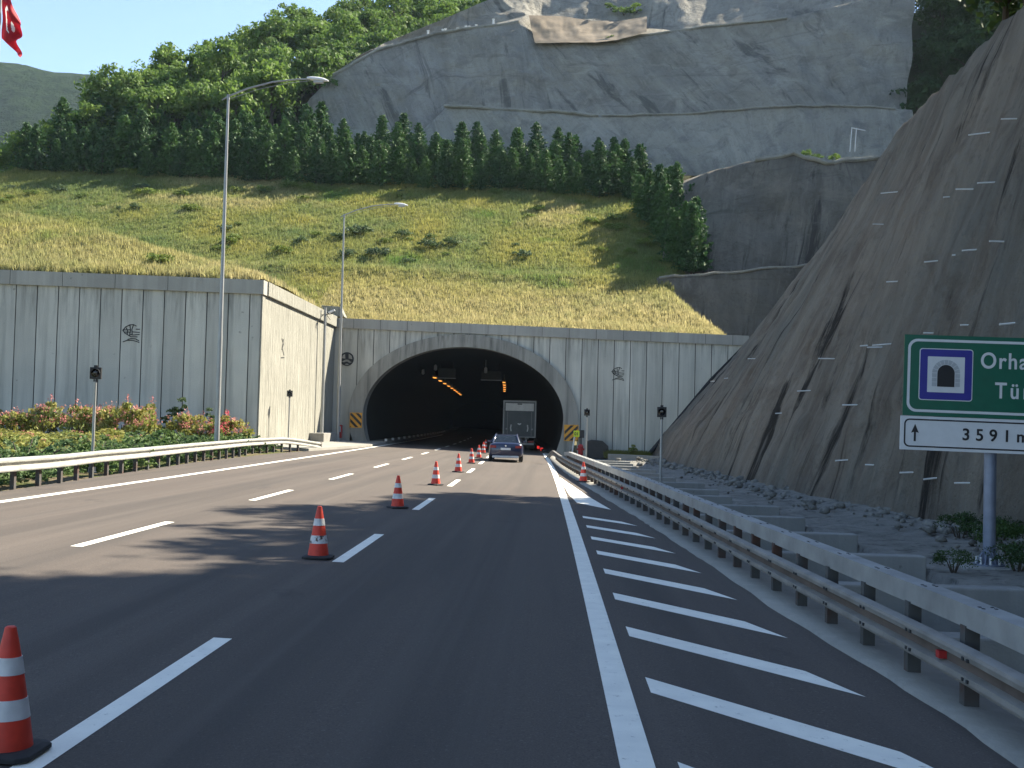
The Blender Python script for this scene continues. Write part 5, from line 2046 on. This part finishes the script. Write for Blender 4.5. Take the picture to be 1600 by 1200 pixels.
for sg_ in (-1, 1):
    for yw in (0.85, 3.65):
        mb = MB()
        Mx = Matrix.Translation((sg_ * 0.80, yw, 0.315)) @ Matrix.Rotation(math.radians(90), 4, 'Y')
        mb.lathe([(0.20, -0.105), (0.29, -0.105), (0.315, -0.07), (0.315, 0.07), (0.29, 0.105), (0.20, 0.105)], 24, M=Mx)
        wh = mb.build('wheel', M['rubber'], car, smooth=True)
        mb = MB()
        mb.lathe([(0.20, -0.09), (0.05, -0.11), (0.05, 0.11), (0.20, 0.09)], 14, M=Mx)
        mb.build('rim', M['chrome'], wh)
    mb = MB()
    mb.box(min(sg_ * .90, sg_ * 1.06), max(sg_ * .90, sg_ * 1.06), 2.75, 2.86, 0.98, 1.10)
    mb.build('wing_mirror', M['car'], car, bevel=0.03)
mb = MB()
mb.prism([(-0.02, 1.455), (0.02, 1.455), (0.01, 1.53)], 1.1, 1.25)
mb.build('roof_aerial', M['car'], car)

# ------------------------------------------------------------------ lorry
TY = 87.5
xt = -2.38
tr = empty('box_lorry', (xt, TY, gz(xt)), math.radians(1.5), label='box lorry with dark rear doors and a pale upper panel inside the tunnel mouth', cat='lorry')
mb = MB()
mb.box(-1.26, 1.26, 0.05, 11.5, 0.98, 3.80)
mb.build('cargo_box', M['truck_dark'], tr, bevel=0.02)
mb = MB()
mb.box(-1.27, -1.17, -0.03, 0.06, 0.98, 3.81)
mb.box(1.17, 1.27, -0.03, 0.06, 0.98, 3.81)
mb.box(-1.17, 1.17, -0.03, 0.06, 3.70, 3.81)
mb.box(-1.17, 1.17, -0.03, 0.06, 0.98, 1.06)
mb.build('rear_frame', M['truck_frame'], tr)
mb = MB()
mb.box(-1.08, 1.08, -0.02, 0.048, 3.02, 3.60)
up_ = mb.build('upper_panel', M['truck_light'], tr, bevel=0.01)
mb = MB()
mb.box(-0.18, 0.18, -0.035, -0.021, 3.50, 3.58)
mb.build('top_lamp', M['mark'], up_)
for sg_ in (-1, 1):
    mb = MB()
    mb.box(min(sg_ * .01, sg_ * 1.14), max(sg_ * .01, sg_ * 1.14), 0.0, 0.046, 1.08, 2.98)
    dd = mb.build('rear_door', M['truck_dark'], tr, bevel=0.01)
    mb = MB()
    mb.tube([(sg_ * .62, -0.02, 1.45), (sg_ * .66, -0.05, 1.70), (sg_ * .62, -0.02, 1.95)], 0.055, 6)
    mb.build('door_handle', M['truck_light'], dd)
    mb = MB()
    mb.tube([(sg_ * .92, -0.01, 1.1), (sg_ * .92, -0.01, 2.95)], 0.018, 6)
    mb.lathe([(0.07, 0), (0.07, 0.02)], 10, M=Matrix.Translation((sg_ * .98, -0.003, 1.62)) @ Matrix.Rotation(math.radians(90), 4, 'X'))
    mb.build('lock_bar', M['truck_frame'], dd)
mb = MB()
mb.prism([(-.16, 2.02), (0.0, 1.93), (.16, 2.02), (.10, 2.08), (0, 2.04), (-.10, 2.08)], -0.012, -0.001)
mb.build('door_mark', M['truck_light'], tr)
mb = MB()
mb.box(-1.15, 1.15, 0.1, 0.22, 0.42, 0.56)
mb.box(-0.6, -0.5, 0.1, 0.9, 0.5, 1.0)
mb.box(0.5, 0.6, 0.1, 0.9, 0.5, 1.0)
mb.build('underrun_bar', M['truck_frame'], tr)
mb = MB()
mb.box(-0.45, 0.45, 0.3, 11.5, 0.72, 0.97)
mb.build('chassis', M['dark_box'], tr)
for sg_ in (-1, 1):
    mb = MB()
    mb.box(min(sg_ * .72, sg_ * 1.12), max(sg_ * .72, sg_ * 1.12), 0.06, 0.10, 0.60, 0.74)
    mb.build('tail_light', M['tail'], tr, bevel=0.01)
    mb = MB()
    mb.box(min(sg_ * .55, sg_ * 1.2), max(sg_ * .55, sg_ * 1.2), 0.75, 0.77, 0.15, 0.85)
    mb.build('mud_flap', M['rubber'], tr)
    for yw in (1.4, 2.7, 10.6, 13.6):
        mb = MB()
        Mx = Matrix.Translation((sg_ * 0.98, yw, 0.50)) @ Matrix.Rotation(math.radians(90), 4, 'Y')
        mb.lathe([(0.3, -0.16), (0.47, -0.16), (0.50, -0.12), (0.50, 0.12), (0.47, 0.16), (0.3, 0.16)], 20, M=Mx)
        wh = mb.build('wheel', M['rubber'], tr, smooth=True)
        mb = MB()
        mb.lathe([(0.3, -0.12), (0.1, -0.15), (0.1, 0.15), (0.3, 0.12)], 14, M=Mx)
        mb.build('rim', M['truck_frame'], wh)
mb = MB()
mb.prism([(-1.2, 0.7), (1.2, 0.7), (1.22, 2.0), (1.1, 3.4), (-1.1, 3.4), (-1.22, 2.0)], 12.1, 14.2)
mb.build('cab', M['truck_light'], tr, bevel=0.08)

# ------------------------------------------------------------------ tunnel fittings
def luminaire():
    r = empty('tunnel_lamp')
    mb = MB()
    mb.box(-0.16, 0.16, -0.7, 0.7, 0.02, 0.18)
    mb.tube([(0, -0.4, 0.18), (0, -0.4, 0.8)], 0.02, 5)
    mb.tube([(0, 0.4, 0.18), (0, 0.4, 0.8)], 0.02, 5)
    mb.build('housing', M['galv_dull'], r)
    mb = MB()
    mb.box(-0.13, 0.13, -0.62, 0.62, -0.03, 0.018)
    mb.build('glowing_lens', M['lamp_orange'], r)
    return r


lm = luminaire()
first = True
for side, x0, y0, n_ in ((-1, -3.5, 106, 9), (1, 3.5, 114, 5)):
    for k in range(n_):
        y = y0 + 8.0 * k
        x = -6.3 + off(y) + x0 + (0.6 if side < 0 else 0)
        lab = 'glowing orange lamp in the left row under the tunnel ceiling' if side < 0 else 'glowing orange lamp in the right row under the tunnel ceiling'
        o = lm if first else dup(lm)
        first = False
        o.location = (x, y, 6.2)
        tag(o, lab, 'lamp', 'left row of tunnel lamps' if side < 0 else 'right row of tunnel lamps')

for i, (px0, px1, py0, py1) in enumerate(((684, 712, 576, 590), (752, 783, 580, 593))):
    Yq = 99.0
    a, b = at(px0, py1, Yq), at(px1, py0, Yq)
    r = empty('lane_signal', (0, 0, 0), label=('unlit lane signal box hanging on the left side of the tunnel ceiling', 'unlit lane signal box hanging near the middle of the tunnel ceiling')[i], cat='lane signal', group='lane signals in the tunnel')
    mb = MB()
    mb.box(a.x, b.x, Yq, Yq + 0.25, a.z, b.z)
    mb.build('box', M['dark_box'], r)
    mb = MB()
    mb.box(a.x - .05, b.x + .05, Yq - 0.05, Yq + 0.02, a.z - 0.07, a.z - 0.004)
    mb.build('bottom_bar', M['sign_grey'], r)
    mb = MB()
    for xx in (a.x + .2, b.x - .2):
        mb.tube([(xx, Yq + .1, b.z), (xx, Yq + .1, 7.6)], 0.03, 6)
    mb.build('hangers', M['post'], r)
for i, (px, py) in enumerate(((661, 580), (680.5, 574), (759, 578))):
    p = at(px, py, 97)
    mb = MB()
    mb.lathe([(0.06, -0.28), (0.14, -0.2), (0.12, 0.15), (0.05, 0.24)], 12, M=Matrix.Translation(p))
    mb.tube([(p.x, p.y, p.z + .2), (p.x, p.y, 7.6)], 0.015, 5)
    tag(mb.build('ceiling_speaker', M['sign_white'], smooth=True), ('pale hanging fitting left of the left lane signal in the tunnel', 'pale hanging fitting above the left end of the left lane signal', 'pale hanging fitting above the middle lane signal in the tunnel')[i], 'ceiling fitting')
mbp = None
for k in range(18):
    y = 83.5 + k * 4.5
    x = road_left(y) - 0.02
    mb = MB()
    mb.box(-0.09, 0.09, -0.03, 0.03, 0.0, 0.18)
    mb.box(-0.07, 0.07, -0.038, -0.031, 0.02, 0.16)
    if mbp is None:
        mbp = mb.build('kerb_reflector', M['white'])
        o = mbp
    else:
        o = mbp.copy()
        COL.objects.link(o)
    o.location = (x - 0.1, y, gz(x) + 0.222)
    tag(o, 'small white reflector on the left kerb inside the tunnel', 'reflector', 'reflectors on the left tunnel kerb')
for i, (px, py, Y) in enumerate(((841, 699, 92), (846.5, 702, 88))):
    p = at(px, py, Y)
    mb = MB()
    mb.box(-0.10, 0.10, 0, 0.06, -0.12, 0.12)
    o = mb.build('red_marker_light', M['lamp_red'], bevel=0.02)
    o.location = p
    tag(o, ('upper red marker light low on the right tunnel side beyond the lorry', 'lower red marker light low on the right tunnel side')[i], 'marker light')

# ------------------------------------------------------------------ drain pipes in the cutting
def cliff_hit(px, py):
    d = ray(px, py)
    for y in np.arange(8, 84, 0.05):
        x_, z_ = d[0] * y / d[1], EYE + d[2] * y / d[1]
        zk = float(np.interp(y, CY, [c_[2] for c_ in CREST]))
        s = (z_ + 0.25) / (zk + 0.25)
        if 0 < s < 1:
            xx, _ = cliff_pt(float(y), (s ** (1 / 0.98)))
            if x_ >= float(xx): return (x_, y, z_)
    return None


pipes = [(1541, 207), (1588, 185), (1488, 307), (1519, 295), (1557, 284), (1465, 407), (1504, 398), (1530, 389), (1577, 377), (1405, 439), (1357, 539), (1377, 542), (1389, 537), (1466, 520), (1517, 507), (1593, 503),
         (1341, 632), (1325, 718), (1367, 726), (1433, 737), (1474, 745), (1519, 754), (1222, 645), (1360, 817), (1122, 595), (1142, 590), (1375, 350), (1395, 300), (1300, 560), (1262, 610), (1560, 765), (1182, 560)]
pp = None
for k, (px, py) in enumerate(pipes):
    h = cliff_hit(px, py)
    if not h: continue
    if pp is None:
        mb = MB()
        mb.tube([(0.3, 0, -0.02), (-0.50, 0, 0.0)], 0.022, 8)
        pp = mb.build('drain_pipe', M['white'])
        o = pp
    else:
        o = pp.copy()
        COL.objects.link(o)
    o.location = h
    ln = (1.0, 0.8, 0.55, 0.9)[k % 4]
    o.scale = (ln, 1, 1)
    o.rotation_euler = (0, 0.03 * ((k * 3) % 5 - 2) - 0.09, 0.08 * ((k * 7) % 3 - 1))
    tag(o, 'short white drain pipe sticking out of the brown sprayed concrete cutting', 'drain pipe', 'drain pipes in the brown cutting')

rs_ = np.random.default_rng(77)
V, Fc = [], []
ico = bmesh.new()
bmesh.ops.create_icosphere(ico, subdivisions=1, radius=1.0)
iv = np.array([v.co[:] for v in ico.verts])
if_ = np.array([[v.index for v in f.verts] for f in ico.faces])
ico.free()
for k in range(900):
    y = rs_.uniform(14, 78)
    xf = lerp_tab(FOOT, y)
    x = xf - abs(rs_.normal()) * 0.8 + 0.1
    r_ = min(0.22, 0.035 * math.exp(abs(rs_.normal()) * 0.8))
    p = iv * r_ * rs_.uniform(0.6, 1.3, (len(iv), 1)) * np.array([1, 1, 0.7])
    V.append(p + np.array([x, y, -0.06 + r_ * 0.3]))
    Fc.append(if_ + k * len(iv))
o = np_mesh('loose_stones', np.concatenate(V), np.concatenate(Fc), M['rubble'], smooth=False)
tag(o, 'loose grey stones fallen along the foot of the brown cutting', 'stones', kind='stuff')

# small fittings on the upper benches
mbx = None
for k, (px, py, Y) in enumerate(((669, 58, 139.8), (692, 56, 140.2), (696, 55, 140.2), (715, 54, 140.3), (728, 51, 140.5), (733, 51, 140.6), (744, 49, 140.7), (771, 40, 141.0))):
    p = at(px, py, Y)
    if mbx is None:
        mb = MB()
        mb.box(-0.12, 0.12, -0.05, 0.05, -0.4, 0.45)
        mb.box(-0.16, 0.16, -0.07, 0.07, 0.45, 0.56)
        mbx = mb.build('bench_post', M['white'], bevel=0.02)
        o = mbx
    else:
        o = mbx.copy()
        COL.objects.link(o)
    o.location = (p.x, p.y - 0.3, p.z + 0.2)
    tag(o, 'tiny white post on the upper bench of the grey rock face', 'post', 'white posts on the upper rock bench')
fr = empty('pipe_frame', (0, 0, 0), label='thin pale pipe frame standing on the ledge below the grey rock face', cat='frame')
Yf = 104.9
a, b, c_ = at(1328, 232, Yf), at(1331, 200, Yf), at(1352, 204, Yf)
mb = MB()
mb.tube([(a.x, Yf, a.z - .3), (b.x, Yf, b.z)], 0.045, 6)
mb.tube([(a.x + .45, Yf, a.z - .3), (b.x + .42, Yf, b.z)], 0.04, 6)
mb.build('uprights', M['sign_white'], fr)
mb = MB()
mb.tube([(b.x - .05, Yf, b.z + .03), (c_.x, Yf, c_.z)], 0.05, 6)
mb.build('top_bar', M['sign_white'], fr)
lb = make_bush(970, 1.0, 1.1, 'leaf', 'ledge_bush', 10, 40, 0.22)
for k, (px, py, Y, s, lab) in enumerate(((1303, 246, 105.2, 0.75, 'dark round bush on the sunlit ledge left of the pipe frame'), (1258, 240, 105.8, 0.8, 'pale green low bush at the left of the sunlit ledge'), (1276, 243, 105.6, 0.6, 'small pale bush in the middle of the sunlit ledge'))):
    p = at(px, py, Y)
    place(lb, (p.x, Y, p.z - 0.3), k, lab, 'bushes on the sunlit ledge', 'bush', (s, s, s * .7))
for k, (px, py, Y, s) in enumerate(((955, 62, 139, 0.8), (905, 64, 139, 0.5), (975, 20, 145.2, 1.3), (955, 12, 145.4, 1.0), (995, 16, 145.0, 1.2))):
    p = at(px, py, Y)
    place(lb, (p.x, Y, p.z - 0.2), k, 'straggly bush on the sunlit brown ledge high on the rock face', 'bushes on the high brown ledge', 'bush', (s, s, s * .7))

# ------------------------------------------------------------------ air
mb = MB()
mb.box(-1560, 1560, -820, 2680, -60, 330)
hz = mb.build('haze', [])
hm = bpy.data.materials.new("hazy_air")
hm.use_nodes = True
hn = hm.node_tree
hn.nodes.remove(hn.nodes["Principled BSDF"])
pv = hn.nodes.new("ShaderNodeVolumePrincipled")
pv.inputs['Color'].default_value = (0.62, 0.80, 1.0, 1)
pv.inputs['Density'].default_value = 0.00010
pv.inputs['Anisotropy'].default_value = 0.2
hn.links.new(pv.outputs[0], hn.nodes["Material Output"].inputs['Volume'])
hz.data.materials.append(hm)
tag(hz, 'thin pale haze in the air over the road and hills', 'haze', kind='stuff')
